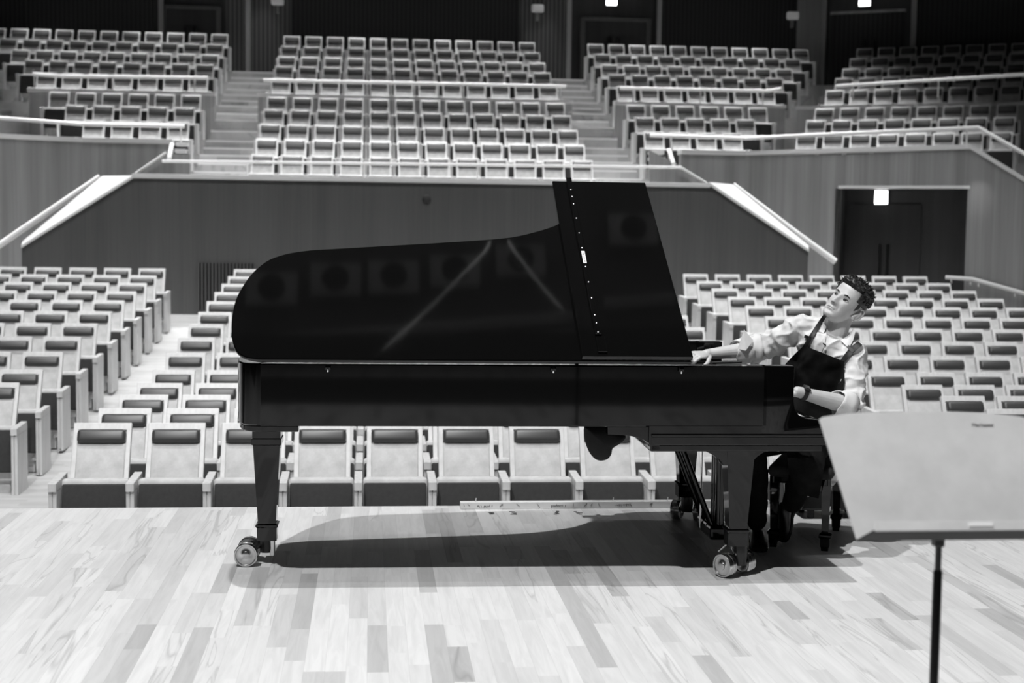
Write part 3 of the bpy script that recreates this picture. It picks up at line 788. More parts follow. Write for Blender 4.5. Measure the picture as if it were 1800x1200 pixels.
# front flap folded back on the lid, its lip strip with screws and the small plate
fl = MB(); fl.box((lx(.945), 0.0, .027), (lx(1.446), 1.548, .049), 'lacquer', .005, LM); flap = fl.build('front_flap', piano)
m = MB(); m.box((lx(1.018), .145, .049), (lx(1.047), 1.556, .068), 'lacquer', .003, LM); lip = m.build('lip_strip', flap)
def on_lip(px, py):
    """Point of the flap's lip (local) that lies under a pixel, by way of the raised lid's plane."""
    d = FWD + RIGHT * ((px - 900) / FPX) - UP * ((py - 600) / FPX)
    Mw = Matrix.Translation(PO) @ Matrix.Rotation(math.radians(-.9), 4, 'Z') @ LM
    n = Mw.to_3x3() @ Vector((0, 0, 1)); p0 = Mw @ Vector((0, 0, .068))
    return Mw.inverted() @ (EYE + d * ((p0 - EYE).dot(n) / d.dot(n)))
for y in (333, 345, 358, 383, 409, 435, 468, 495, 523, 553, 567, 583):
    q_ = on_lip(1000, y).y; m = MB(); m.lathe([(.0058, 0), (.0056, .0015), (.0035, .003), (.001, .0035)], 'steel', LM @ Matrix.Translation((lx(1.0325), q_, .068)), 12); m.build('screw', lip)
q0, q1 = on_lip(1000, 441).y, on_lip(1000, 462).y
m = MB(); m.box((lx(1.024), q1, .068), (lx(1.041), q0, .0695), 'tag_paper', 0, LM)
for k in range(7): m.box((lx(1.029), q1 + (q0 - q1) * (k + .8) / 8.5 - .002, .0695), (lx(1.036), q1 + (q0 - q1) * (k + .8) / 8.5 + .002, .0698), 'dark_steel', 0, LM)
tag(m.build('name_plate', lip), label='pale small plate')
m = MB(); m.box((lx(1.018), .02, .048), (lx(1.06), .135, .062), 'lacquer', .004, LM); m.build('flap_catch', flap)
for X in (-.18, .82, 1.40):
    m = MB(); m.box((lx(X) - .012, -.004, .975), (lx(X) + .012, .014, .998), 'lacquer', .002); m.lathe([(.003, 0), (.0045, .004), (.003, .016)], 'steel', Matrix.Translation((lx(X), -.006, .966)), 10); m.build('hinge', piano)
# lid prop on the treble side
yb = 1.46; pt = LM @ Vector((lx(1.05), 1.25, -.002))
m = MB(); m.tube([(lx(1.12), yb, .99), pt], .011, 'lacquer', 10); m.build('lid_prop', piano)
# ---- legs
def loft(rows, m_, mt):
    """Stack of rectangles (cx, cy, hx, hy, z) joined into one solid."""
    vs = []; fs = []
    for cx, cy, hx, hy, z in rows: vs += [(cx - hx, cy - hy, z), (cx + hx, cy - hy, z), (cx + hx, cy + hy, z), (cx - hx, cy + hy, z)]
    for i in range(len(rows) - 1):
        for k in range(4): fs.append((i * 4 + k, i * 4 + (k + 1) % 4, i * 4 + 4 + (k + 1) % 4, i * 4 + 4 + k))
    fs.append((3, 2, 1, 0)); b_ = len(vs) - 4; fs.append((b_, b_ + 1, b_ + 2, b_ + 3)); m_.add(vs, fs, mt)
def wheel(c, ax, r, wdt, m_):
    M_ = Matrix.Translation(c) @ Vector(ax).to_track_quat('Z', 'Y').to_matrix().to_4x4()
    m_.lathe([(r * .3, -wdt * .62), (r * .34, -wdt * .60), (r * .34, -wdt * .45), (r * .55, -wdt * .35), (r * .80, -wdt * .38), (r * .86, -wdt * .52), (r * .95, -wdt * .52), (r, -wdt * .44), (r, -wdt * .06), (r * .96, -wdt * .03), (r * .96, wdt * .03), (r, wdt * .06), (r, wdt * .44),
              (r * .95, wdt * .52), (r * .86, wdt * .52), (r * .80, wdt * .38), (r * .55, wdt * .35), (r * .34, wdt * .45), (r * .34, wdt * .60), (r * .3, wdt * .62)], 'brass', M_, 32)
def leg(cx, cy, z_top, name, capital, zb):
    m = MB()
    rows = [(cx, cy, .046, .046, zb), (cx, cy, .047, .047, zb + .062), (cx, cy, .053, .053, zb + .069), (cx, cy, .053, .053, zb + .076), (cx, cy, .042, .042, zb + .082), (cx, cy, .063, .063, .575)]
    if capital: rows += [(cx, cy, .070, .070, .58), (cx, cy, .070, .070, .605), (cx, cy, .066, .066, .61), (cx, cy, .066, .066, .645), (cx, cy, .083, .083, .65), (cx, cy, .083, .083, .668), (cx, cy, .098, .098, .671), (cx, cy, .098, .098, .70)]
    else: rows += [(cx, cy, .066, .066, .60), (cx, cy, .066, .066, z_top)]
    loft(rows, m, 'lacquer'); return m.build(name, piano)
def caster(parent, cx, cy, ax, off, levers=False):
    ax = Vector(ax).normalized(); back = Vector((-ax.y, ax.x, 0)); c = Vector((cx, cy, .056)) + back * off
    for s in (-1, 1):
        m = MB(); wheel(c + ax * s * .066, ax, .056, .048, m); m.build('caster_wheel', parent)
    m = MB(); m.lathe([(.03, -.045), (.034, .0), (.034, .02), (.03, .055)], 'satin_black', Matrix.Translation((cx, cy, .10)), 20)
    m.tube([c - ax * .06, c + ax * .06], .012, 'steel', 12); m.tube([(cx, cy, .12), c + Vector((0, 0, .0))], .02, 'satin_black', 10)
    m.build('caster_fork', parent)
    if levers:
        for s in (-1, 1):
            b0 = c + ax * s * .045 + Vector((0, 0, .058)); m = MB()
            m.tube([b0 - back * .035 + Vector((0, 0, -.0)), b0 - back * .015 + Vector((0, 0, .045)), b0 + back * .02 + Vector((0, 0, .03)), b0 + back * .06 + Vector((0, 0, -.005))], .0055, 'brass', 8); m.build('brake_lever', parent)
    else:
        m = MB(); m.tube([(cx + .03, cy - .03, .115), (cx + .03, cy - .03, .045)], .013, 'steel', 12); m.build('caster_stem', parent)
tx = PX(467, 800, 6.76).x
lg = leg(lx(tx), .48, .70, 'leg', True, .116); caster(lg, lx(tx) - .005, .48, (0.02, 1, 0), .088)
fx = PX(1294, 880, 6.42).x
lg = leg(lx(fx), .155, .61, 'leg', False, .150); caster(lg, lx(fx) + .02, .15, (.82, .57, 0), .03, True)
ffx = PX(1189, 840, 7.78).x
lg = leg(lx(ffx) + .01, 1.43, .61, 'leg', False, .14); caster(lg, lx(ffx) + .02, 1.42, (.86, -.5, 0), .03, True)
# leg plates with their curved brackets
rt = [(1319, 818), (1324, 809), (1331, 802), (1339, 796.5), (1348, 792.5), (1362, 789), (1382, 787.5)]
lt = [(1206, 787), (1228, 789.5), (1244, 795), (1256, 801.5), (1266, 809.5), (1271, 818)]
for dy in (.095, 1.375):
    m = MB(); m.prism([lq(x, y, 6.36) for x, y in lt + rt + [(1382, 783), (1206, 783)]], 'y', dy, dy + .12, 'lacquer', True, .004); m.build('leg_bracket', piano, auto=30)
# ---- pedal lyre
ly = .82; XL = PX(1251, 880, 7.1).x
m = MB(); m.box((lx(XL) - .055, ly - .16, .058), (lx(XL) + .055, ly + .16, .125), 'lacquer', .012); ly_box = m.build('lyre_box', piano)
for s in (-.105, -.02, .06):
    m = MB(); m.tube([(lx(XL) + .01 + .1 * s, ly + s, .12), (lx(XL) + .01 + .1 * s, ly + s, .61)], [.024, .024], 'lacquer', 14); m.build('lyre_post', piano)
for k in range(3):
    m = MB(); m.tube([(lx(XL) - .085 + .012 * k, ly - .05 + .05 * k, .10), (lx(XL) - .085 + .012 * k, ly - .05 + .05 * k, .61)], .0045, 'steel', 8); m.build('pedal_rod', piano)
    m = MB(); m.tube([(lx(XL) + .05, ly - .08 + .08 * k, .085), (lx(XL) + .09, ly - .08 + .08 * k, .078), (lx(XL) + .13, ly - .08 + .08 * k, .07)], [.012, .016, .018], 'brass', 10); m.build('pedal', piano)
for s in (-.10, .10):
    e0 = Vector((lx(PX(1174, 795, 7.1).x), ly + s, .61)); e1 = Vector((lx(XL) - .03, ly + s, .10))
    m = MB(); m.tube([e0, e1], .016, 'lacquer', 10); m.build('lyre_brace', piano)
# ================================================================== things round the piano
# dark cloth bundle hanging below the belly
cb = [(1027, 749), (1027, 768), (1030, 781), (1036, 795), (1045, 805.5), (1054, 809), (1066, 806), (1073, 797.5), (1076, 786), (1088, 778), (1096, 772), (1099, 764), (1085, 756), (1060, 749)]
root = PX(1060, 760, 6.5)
bmc = bmesh.new(); cb = spline(cb + cb[:1], 5)[:-1]; cc_ = [PX(x, y, 6.5) for x, y in cb]; cen = sum(cc_, Vector()) / len(cc_)
ringsc = []
for t in range(9):
    a = math.pi * t / 8; k = max(.12, math.sin(a) ** .5); dy = -math.cos(a) * .075
    ringsc.append([bmc.verts.new(((cen.x + (p.x - cen.x) * (k if p.z < .70 else .5 + .5 * k)) - root.x, dy, (cen.z + (p.z - cen.z) * (k if p.z < .70 else 1)) - root.z)) for p in cc_])
for A_, B_ in zip(ringsc, ringsc[1:]):
    for i in range(len(A_)): bmc.faces.new((A_[i], A_[(i + 1) % len(A_)], B_[(i + 1) % len(A_)], B_[i]))
bmc.faces.new(ringsc[0]); bmc.faces.new(ringsc[-1][::-1]); bmesh.ops.recalc_face_normals(bmc, faces=list(bmc.faces))
fabric('black_cloth', .004, .009, 30, .85, 0.0)
m = MB(); m.bm(bmc, 'black_cloth', None, True); tag(m.build('cloth_bundle', None, root, auto=0), 'rounded bundle of black cloth hanging below the piano belly', 'cloth')
# bench
bx, by = Vector((2.31, 6.93, 0)), Vector((2.53, 7.41, 0)); bl = (by - bx); Lb = bl.length; bl.normalize(); bn = Vector((-bl.y, bl.x, 0)); mid = (bx + by) / 2 + bn * .13
bench = tag(empty('piano_bench', mid, math.atan2(bl.y, bl.x)), 'black piano bench under the seated man', 'bench')
m = MB(); m.rbox((-Lb / 2 - .05, -.165, .365), (Lb / 2 + .05, .165, .428), 'black_cloth', .03, None, 4); m.build('cushion', bench)
m = MB(); ap = [(-Lb / 2 - .03, .37), (Lb / 2 + .03, .37), (Lb / 2 + .03, .335), (Lb / 2 - .06, .318), (0, .312), (-Lb / 2 + .06, .318), (-Lb / 2 - .03, .335)]
for y0 in (-.155, .135): m.prism(ap, 'y', y0, y0 + .02, 'lacquer', False, .003)
for x0 in (-Lb / 2 - .03, Lb / 2 + .01): m.box((x0, -.135, .335), (x0 + .02, .135, .37), 'lacquer', .003)
m.build('apron', bench)
for sx in (-1, 1):
    for sy in (-1, 1):
        m = MB(); cx, cy = sx * Lb / 2, sy * .13
        loft([(cx, cy, .017, .017, 0.0), (cx, cy, .019, .019, .02), (cx, cy, .022, .022, .022), (cx, cy, .024, .024, .065), (cx, cy, .03, .03, .07), (cx, cy, .03, .03, .082), (cx, cy, .017, .017, .092), (cx, cy, .024, .024, .34), (cx, cy, .024, .024, .372)], m, 'lacquer'); m.build('leg', bench)
m = MB(); m.lathe([(.012, 0), (.012, .03), (.028, .03), (.030, .05), (.02, .056)], 'satin_black', Matrix.Translation((Lb / 2 + .03, 0, .372)) @ Matrix.Rotation(math.pi / 2, 4, 'Y'), 16); m.build('knob', bench)
# low black case on feet behind the bench
p0 = PZ(1416, 905, 0); cs = tag(empty('instrument_case', p0), 'low black case on small feet behind the piano bench', 'case')
m = MB(); m.prism([(-.06, .05), (-.03, .13), (.02, .16), (.30, .16), (.34, .05)], 'y', -.12, .12, 'satin_black', False, .012); m.build('body', cs)
for fx_, fy_ in ((0, -.09), (0, .09), (.28, -.09), (.28, .09)):
    m = MB(); m.lathe([(.016, 0), (.020, .01), (.020, .055)], 'rubber', Matrix.Translation((fx_, fy_, 0)), 14); m.build('foot', cs)
# batten along the stage edge with scribbled pencil marks
a0, a1 = PX(809, 892, 8.08), PX(1351, 886, 8.08)
bat = tag(empty('timber_batten', (a0.x, 8.06, 0)), 'long pale timber batten with scribbled pencil marks along the stage edge', 'batten')
m = MB(); m.box((0, 0, .001), (a1.x - a0.x, .05, .040), 'batten_wood' if 'batten_wood' in MATS else 'seat_maple', .002); m.build('body', bat)
def scribble(cx, w_, seed):
    rnd = random.Random(seed); m = MB(); x = cx
    while x < cx + w_:
        h_ = rnd.uniform(.006, .014); s = rnd.uniform(-.006, .006); z0 = .018 + rnd.uniform(-.003, .003)
        m.tube([(x, -.0012, z0 - h_ / 2), (x + s, -.0012, z0 + h_ / 2)], .0013, 'rubber', 4)
        if rnd.random() < .6: m.tube([(x, -.0012, z0 + rnd.uniform(-.4, .4) * h_), (x + .012, -.0012, z0 + rnd.uniform(-.4, .4) * h_)], .0012, 'rubber', 4)
        x += rnd.uniform(.009, .017)
    m.build('pencil_writing', bat)
def bx_(px): return PX(px, 888, 8.06).x - a0.x
scribble(bx_(839), .085, 1); scribble(bx_(969), .085, 2); scribble(bx_(1081), .085, 3)
rnd = random.Random(5); m = MB()
for px in (815, 822, 881, 884, 908, 944, 1008, 1030, 1032, 1041, 1052, 1107, 1144, 1147):
    x = bx_(px); m.tube([(x, -.001, .03), (x + rnd.uniform(-.02, .02), -.001, rnd.uniform(.008, .02))], .0014, 'dark_steel', 4)
m.build('scratches', bat)
for px in (836, 1078, 1174):
    m = MB(); x = bx_(px); m.tube([(x, .02, .038), (x + .004, .02, .062)], .003, 'steel', 6); m.build('nail', bat)
# four small worn marks on the boards
for k, (x, y, lab) in enumerate(((863, 902, 'first'), (902, 901, 'second'), (978, 901, 'third'), (1017, 901, 'fourth'))):
    p = PZ(x, y, 0); m = MB(); rr = random.Random(k)
    for j in range(7): 
        dx, dy = rr.uniform(-.014, .014), rr.uniform(-.05, .05); m.box((dx - .009, dy - .008, .0002), (dx + .009, dy + .008, .0012), 'floor_mark' if 'floor_mark' in MATS else 'dark_steel')
    tag(m.build('floor_mark', None, (p.x, p.y, 0)), '%s small dark mark from the left on the boards before the batten' % lab, 'mark', 'small marks on the stage boards')

# ================================================================== music stand in the foreground
YM = 3.07
ms = PX(1658, 1000, YM)
stand = tag(empty('music_stand', (ms.x, YM, 0)), 'plain grey music stand in the right foreground, slightly out of focus', 'music stand')
TL = math.radians(33)
zb = PX(1658, 943, YM).z
DM = Matrix.Translation((0, -.02, zb)) @ Matrix.Rotation(-TL, 4, 'X')          # local: x across, z up the desk
hb, ht, hh = .212, .258, .318
dk = [(-hb, 0)] + [(-ht + .006, hh * .90), (-ht + .004, hh * .935), (-ht + .014, hh * .955), (-ht + .04, hh * .968), (-.17, hh * .985), (-.08, hh * .997), (0, hh), (.08, hh * .997), (.17, hh * .985), (ht - .04, hh * .968), (ht - .014, hh * .955), (ht - .004, hh * .935), (ht - .006, hh * .90)] + [(hb, 0)]
mat('stand_enamel', .62, .45)
g_ = NT(MATS['stand_enamel']); g_.base(g_.ramp(g_.noise(g_.coords((1, 1, 1)), 14, 5, .6), [(.3, .50), (.7, .57)]))
m = MB(); m.prism(dk, 'y', 0, .004, 'stand_enamel', False, .0012, DM); desk = m.build('desk', stand)
m = MB(); m.prism([(-hb, 0), (hb, 0), (hb - .02, -.058), (-hb + .02, -.058)], 'z', -.004, 0.0, 'rubber', False, .001, DM)  # tray floor coloured dark to put in the shade lying there
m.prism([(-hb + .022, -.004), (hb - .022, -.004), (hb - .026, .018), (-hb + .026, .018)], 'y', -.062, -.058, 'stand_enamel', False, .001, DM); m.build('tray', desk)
m = MB(); m.box((.026, -.0645, .004), (.082, -.062, .0135), 'tag_paper', .0008, DM); tag(m.build('sticker', desk), label='white strip sticker')
cu = bpy.data.curves.new('logo', 'FONT'); cu.body = 'Manhasset'; cu.size = .0125; cu.align_x = 'CENTER'; cu.extrude = .0004
to = bpy.data.objects.new('logo', cu); COL.objects.link(to); to.parent = desk; to.matrix_local = DM @ Matrix.Translation((.140, -.0006, hh * .875)) @ Matrix.Rotation(math.pi / 2, 4, 'X')
cu.materials.append(MATS['dark_steel'])
bpy.context.view_layer.update(); me_ = bpy.data.meshes.new_from_object(to.evaluated_get(bpy.context.evaluated_depsgraph_get())); ml = to.matrix_local.copy()
bpy.data.objects.remove(to); to = bpy.data.objects.new('logo', me_); COL.objects.link(to); to.parent = desk; to.matrix_local = ml
m = MB(); m.tube([(0, .03, zb - .015), (0, .03, .45)], .0075, 'satin_black', 14); m.build('inner_tube', stand)
m = MB(); zj = PX(1658, 1010, YM).z; m.tube([(0, .03, zj + .004), (0, .03, zj), (0, .03, .05)], [.0085, .0105, .0105], 'satin_black', 16); m.build('outer_tube', stand)
m = MB(); m.box((-.012, .022, zb - .03), (.012, .05, zb - .004), 'satin_black', .004); m.build('tilt_bracket', stand)
for k in range(3):
    a = math.radians(90 + 120 * k); m = MB(); d = Vector((math.cos(a), math.sin(a), 0)); o_ = Vector((0, .03, 0))
    m.tube([o_ + Vector((0, 0, .06)), o_ + d * .12 + Vector((0, 0, .05)), o_ + d * .26 + Vector((0, 0, .012))], [.012, .01, .011], 'satin_black', 10); m.build('foot', stand)
# hanging microphone cables over the front of the stage (they mirror in the lid)
Mw = Matrix.Translation(PO) @ Matrix.Rotation(math.radians(-.9), 4, 'Z') @ LM
def mirrored(px, py, h):
    d = (FWD + RIGHT * ((px - 900) / FPX) - UP * ((py - 600) / FPX)).normalized()
    n = (Mw.to_3x3() @ Vector((0, 0, 1))).normalized(); p0 = Mw @ Vector((0, 0, .024))
    hit = EYE + d * ((p0 - EYE).dot(n) / d.dot(n)); r = d - 2 * d.dot(n) * n
    return hit + r * ((h - hit.z) / r.z)
mat('cable_grey', .75, .5)
for pts, lab in (([(862, 423, 6.6), (853, 440, 6.9), (760, 535, 8.6), (700, 590, 10), (655, 628, 11.55)], 'left thin ceiling cable, the long pale line mirrored in the lid'), ([(893, 421, 6.6), (905, 440, 6.9), (955, 505, 8.6), (1005, 560, 11.55)], 'right thin ceiling cable, the shorter pale line mirrored in the lid')):
    P_ = [mirrored(*p) for p in pts]; o_ = P_[0].copy(); m = MB(); m.tube([p - o_ for p in P_], .010, 'cable_grey', 6); tag(m.build('microphone_cable', None, o_), lab, 'cable')

# ceiling panels and bands above the front stalls (the lid mirrors them)
mat('ceiling_pale', .40, .6)
for x, y in ((478, 508), (590, 492), (692, 487), (800, 476), (915, 458), (1112, 410)):
    p = mirrored(x, y, 11.75); m = MB(); m.box((p.x - .32, p.y - .22, 11.7), (p.x + .32, p.y + .22, 11.8), 'ceiling_pale', .01)
    m.lathe([(.17, 11.66), (.17, 11.72)], 'ceiling_dark', Matrix.Translation((p.x, p.y, 0)), 24); struct(m, 'ceiling_panel')
for pts in (((415, 603), (1010, 556)), ((415, 622), (1010, 590)), ((1060, 540), (1185, 530))):
    a_, b_ = mirrored(*pts[0], 11.9), mirrored(*pts[1], 11.9); m = MB(); m.tube([a_, b_], .09, 'ceiling_pale', 8); struct(m, 'ceiling_band')
# ================================================================== the seated man
ROOT = Vector((2.28, 7.15, 0.0))
man = tag(empty('person', ROOT), 'seated man in pale shirt and black bib apron leaning over the piano, looking up', 'person')
def skin_mat():
    m = mat('skin', .50, .5); g = NT(m)
    g.base(g.ramp(g.noise(g.coords((1, 1, 1)), 22, 4, .6), [(.3, .47), (.7, .54)])); g.b.inputs['Subsurface Weight'].default_value = .12; g.b.inputs['Subsurface Radius'].default_value = (.006, .006, .006)
skin_mat(); mat('lip', .36, .45); mat('hair_black', .012, .5, spec=.5); mat('eye_white', .55, .25); mat('iris_dark', .01, .12)
def cloth(name, lo, hi, weave=900, rough=.85, spec=.3):
    m = mat(name, hi, rough, spec=spec); g = NT(m)
    g.base(g.ramp(g.noise(g.coords((1, 1, 1)), 16, 4, .6), [(.3, lo), (.7, hi)])); g.bump(g.noise(g.coords((1, 1, 1)), weave, 2), .2, .001)
cloth('shirt_cloth', .58, .68); cloth('apron_cloth', .005, .011, 600, .95, .12); cloth('trouser_cloth', .004, .008, 600, .95, .12); mat('shoe_leather', .006, .3); mat('strap_web', .006, .6)

def cap_mesh(P):
    """Closed swept body through (point, radius) stations, with rounded ends."""
    pts = [Vector(p) for p, _ in P]; rs = [r for _, r in P]
    d0 = (pts[0] - pts[1]).normalized(); d1 = (pts[-1] - pts[-2]).normalized()
    A = []; 
    for t in (90, 60, 30): A.append((pts[0] + d0 * rs[0] * math.sin(math.radians(t)), max(rs[0] * math.cos(math.radians(t)), rs[0] * .05)))
    A += list(zip(pts, rs))
    for t in (30, 60, 90): A.append((pts[-1] + d1 * rs[-1] * math.sin(math.radians(t)), max(rs[-1] * math.cos(math.radians(t)), rs[-1] * .05)))
    m = MB(); m.tube([a for a, _ in A], [r for _, r in A], 'skin', 16); return m
def ell_mesh(sts):
    """Closed body of elliptical rings: (centre, side vector, other vector)."""
    m = MB(); vs = []; fs = []; S = 28
    for c, a, b in sts:
        c, a, b = Vector(c), Vector(a), Vector(b)
        for k in range(S): t = 2 * math.pi * k / S; vs.append(c + a * math.cos(t) + b * math.sin(t))
    for i in range(len(sts) - 1):
        for k in range(S): fs.append((i * S + k, i * S + (k + 1) % S, (i + 1) * S + (k + 1) % S, (i + 1) * S + k))
    fs.append(tuple(range(S))[::-1]); fs.append(tuple((len(sts) - 1) * S + k for k in range(S)))
    m.add(vs, fs, 'skin', True); return m
def fuse(name, meshes, voxel, smooth, mt, parent=man, disp=None, factor=.5):
    """Closed pieces grown together into one continuous surface."""
    me = bpy.data.meshes.new('tmp'); V = []; F = []
    for mm in meshes:
        o = len(V); V += mm.v; F += [tuple(o + i for i in f) for f in mm.f]
    me.from_pydata(V, [], F)
    bm = bmesh.new(); bm.from_mesh(me); bmesh.ops.recalc_face_normals(bm, faces=list(bm.faces)); bm.to_mesh(me); bm.free()
    t = bpy.data.objects.new('tmp', me); COL.objects.link(t)
    r = t.modifiers.new('r', 'REMESH'); r.mode = 'VOXEL'; r.voxel_size = voxel
    s_ = t.modifiers.new('s', 'SMOOTH'); s_.factor = factor; s_.iterations = smooth
    bpy.context.view_layer.update()
    out = bpy.data.meshes.new_from_object(t.evaluated_get(bpy.context.evaluated_depsgraph_get()))
    bpy.data.objects.remove(t)
    n = len(out.vertices); co = np.empty(n * 3); out.vertices.foreach_get('co', co); co = co.reshape(-1, 3)
    if disp is not None:
        no = np.empty(n * 3); out.vertices.foreach_get('normal', no); no = no.reshape(-1, 3)
        co = co + no * np.array([disp(Vector(p)) for p in co])[:, None]
    tree_co = co.copy()
    co = co - np.array(ROOT)[None]
    out.vertices.foreach_set('co', co.ravel()); out.name = name
    out.materials.clear(); out.materials.append(MATS[mt]); out.polygons.foreach_set('use_smooth', [True] * len(out.polygons)); out.update()
    ob = bpy.data.objects.new(name, out); COL.objects.link(ob)
    if parent is not None: ob.parent = parent
    return ob, BVHTree.FromPolygons([tuple(p) for p in tree_co], [tuple(p.vertices) for p in out.polygons])
def loc(mb):
    mb.v = [tuple(Vector(v) - ROOT) for v in mb.v]; return mb

# ---- joints
LSH = PX(1503, 620, 6.93); RSH = PX(1406, 576, 7.14)
LEL = PX(1497, 714, 6.80); LWR = PX(1408, 690, 6.74)
REL = PX(1341, 612, 7.27); RWR = PX(1247, 622, 7.25)
NECK = PX(1463, 600, 7.06); HC = PX(1487, 534, 7.03)
LAXc = (LSH - RSH).normalized(); UPc = Vector((.12, -.12, .95)); UPc = (UPc - LAXc * UPc.dot(LAXc)).normalized(); FRc = LAXc.cross(UPc) * -1
if FRc.y > 0: FRc = -FRc
SHM = (LSH + RSH) / 2
LAXp = Vector((.43, -.90, 0)); FRp = Vector((-.90, -.43, 0))
PEL = Vector((2.32, 7.21, .585))
def mixv(a, b, t): return (a * (1 - t) + b * t)
def torso(g):
    st = []
    for t, wx, dp in ((-.16, .10, .08), (-.12, .15, .11), (0, .168, .122), (.25, .155, .118), (.45, .155, .118), (.68, .168, .122), (.85, .165, .112), (.96, .135, .09), (1.03, .075, .062)):
        c = mixv(PEL, SHM + UPc * .02, t) + Vector((.035, 0, 0)) * math.sin(max(0, min(1, t)) * math.pi)
        l = mixv(LAXp, LAXc, max(0, min(1, t))).normalized(); f = mixv(FRp, FRc, max(0, min(1, t))); f = (f - l * f.dot(l)).normalized()
        st.append((c, l * (wx + g), f * (dp + g)))
    return ell_mesh(st)
# ---- head
U_ = Vector((.62, -.04, .78)).normalized(); L_ = Vector((.53, -.74, -.42)); L_ = (L_ - U_ * L_.dot(U_)).normalized(); F_ = L_.cross(U_)
HM = Matrix(((L_.x, -F_.x, U_.x, HC.x), (L_.y, -F_.y, U_.y, HC.y), (L_.z, -F_.z, U_.z, HC.z), (0, 0, 0, 1))) @ Matrix.Scale(1.06, 4)
HZt = [(-.119, .008, .066, -.045), (-.112, .026, .083, -.02), (-.098, .041, .089, .012), (-.078, .052, .088, .034), (-.052, .060, .0865, .058), (-.026, .066, .086, .076), (0, .070, .0865, .088), (.030, .0735, .089, .097), (.058, .0735, .088, .100), (.083, .066, .079, .093), (.103, .050, .058, .072), (.115, .028, .032, .040), (.120, .004, .004, .004)]
HZa = np.array(HZt)
def prof_at(z): return [np.interp(z, HZa[:, 0], HZa[:, k]) for k in (1, 2, 3)]
def G(x, c, s): return math.exp(-((x - c) / s) ** 2)
def face_disp(x, z):
    ax = abs(x); d = 0
    pr = np.interp(z, [-.052, -.046, -.040, -.030, -.006, .010, .022], [0, .45, 1.0, .92, .50, .22, 0])
    d += .0295 * pr * G(x, 0, .0095 if z > -.02 else .0115)
    d += .0095 * G(ax, .0125, .0062) * G(z, -.0375, .008)
    d -= .0095 * G(ax, .031, .0135) * G(z, .001, .0095)
    d += .0045 * G(ax, .030, .020) * G(z, .0205, .008)
    d += .0065 * G(x, 0, .023) * G(z, -.0665, .0105) - .005 * G(x, 0, .024) * G(z, -.0655, .0024)
    d += .0075 * G(x, 0, .020) * G(z, -.101, .012) - .0045 * G(x, 0, .022) * G(z, -.0835, .006)
    d += .005 * G(ax, .044, .018) * G(z, -.026, .018)
    d -= .003 * G(ax, .030, .006) * G(z, -.050, .014)
    return d
def head_grid(off=None, feat=True, NA=112, NZ=100):
    m = MB(); vs = []; fs = []
    for i in range(NZ):
        t = i / (NZ - 1); z = -.119 + .239 * (0.5 - 0.5 * math.cos(math.pi * (.04 + .92 * t))) / 1.0
        z = max(-.119, min(.1195, z)); wx, yf, yb = prof_at(z); y0 = (yb - yf) / 2; hd = (yb + yf) / 2
        for k in range(NA):
            a = 2 * math.pi * k / NA; s, c = math.sin(a), math.cos(a); e = 2 / 2.25
            x = wx * math.copysign(abs(s) ** e, s); y = y0 - hd * math.copysign(abs(c) ** e, c)
            if feat and c > 0: y -= face_disp(x, z) * min(1, c * 2.2)
            p = Vector((x, y, z))
            if off is not None:
                nrm = Vector((x / max(wx, .02) ** 2, (y - y0) / max(hd, .02) ** 2, z / .12 ** 2 * .9)).normalized()
                p = p + nrm * off(x, y, z)
            vs.append(HM @ p)
    for i in range(NZ - 1):
        for k in range(NA): fs.append((i * NA + k, i * NA + (k + 1) % NA, (i + 1) * NA + (k + 1) % NA, (i + 1) * NA + k))
    fs.append(tuple(range(NA))[::-1]); fs.append(tuple((NZ - 1) * NA + k for k in range(NA)))
    m.add(vs, fs, 'skin', True); return m
def ear(s):
    out = []
    base = HM @ Matrix.Translation((s * .073, .010, -.014)) @ Matrix.Rotation(-s * math.radians(20), 4, 'Z') @ Matrix.Rotation(math.radians(-12), 4, 'X') @ Matrix.Scale(1.18, 4)
    rim = []
    for k in range(11):
        a = math.radians(-110 + 250 * k / 10); rim.append((base @ Vector((s * .010, .006 + .0165 * math.cos(a) * 1.0, .004 + .029 * math.sin(a))), .0042))
    out.append(cap_mesh(rim))
    out.append(cap_mesh([(base @ Vector((s * .004, -.004, -.020)), .007), (base @ Vector((s * .003, .004, .004)), .008), (base @ Vector((s * .003, .006, .020)), .008)]))
    out.append(cap_mesh([(base @ Vector((s * .006, .001, -.026)), .0058), (base @ Vector((s * .007, .002, -.020)), .006)]))
    out.append(cap_mesh([(base @ Vector((s * .008, .010, -.012)), .0035), (base @ Vector((s * .009, .013, .008)), .0035), (base @ Vector((s * .009, .008, .018)), .003)]))
    out.append(cap_mesh([(base @ Vector((s * .004, .010, -.012)), .007), (base @ Vector((s * .004, .012, .002)), .009), (base @ Vector((s * .004, .010, .014)), .010)]))
    return out
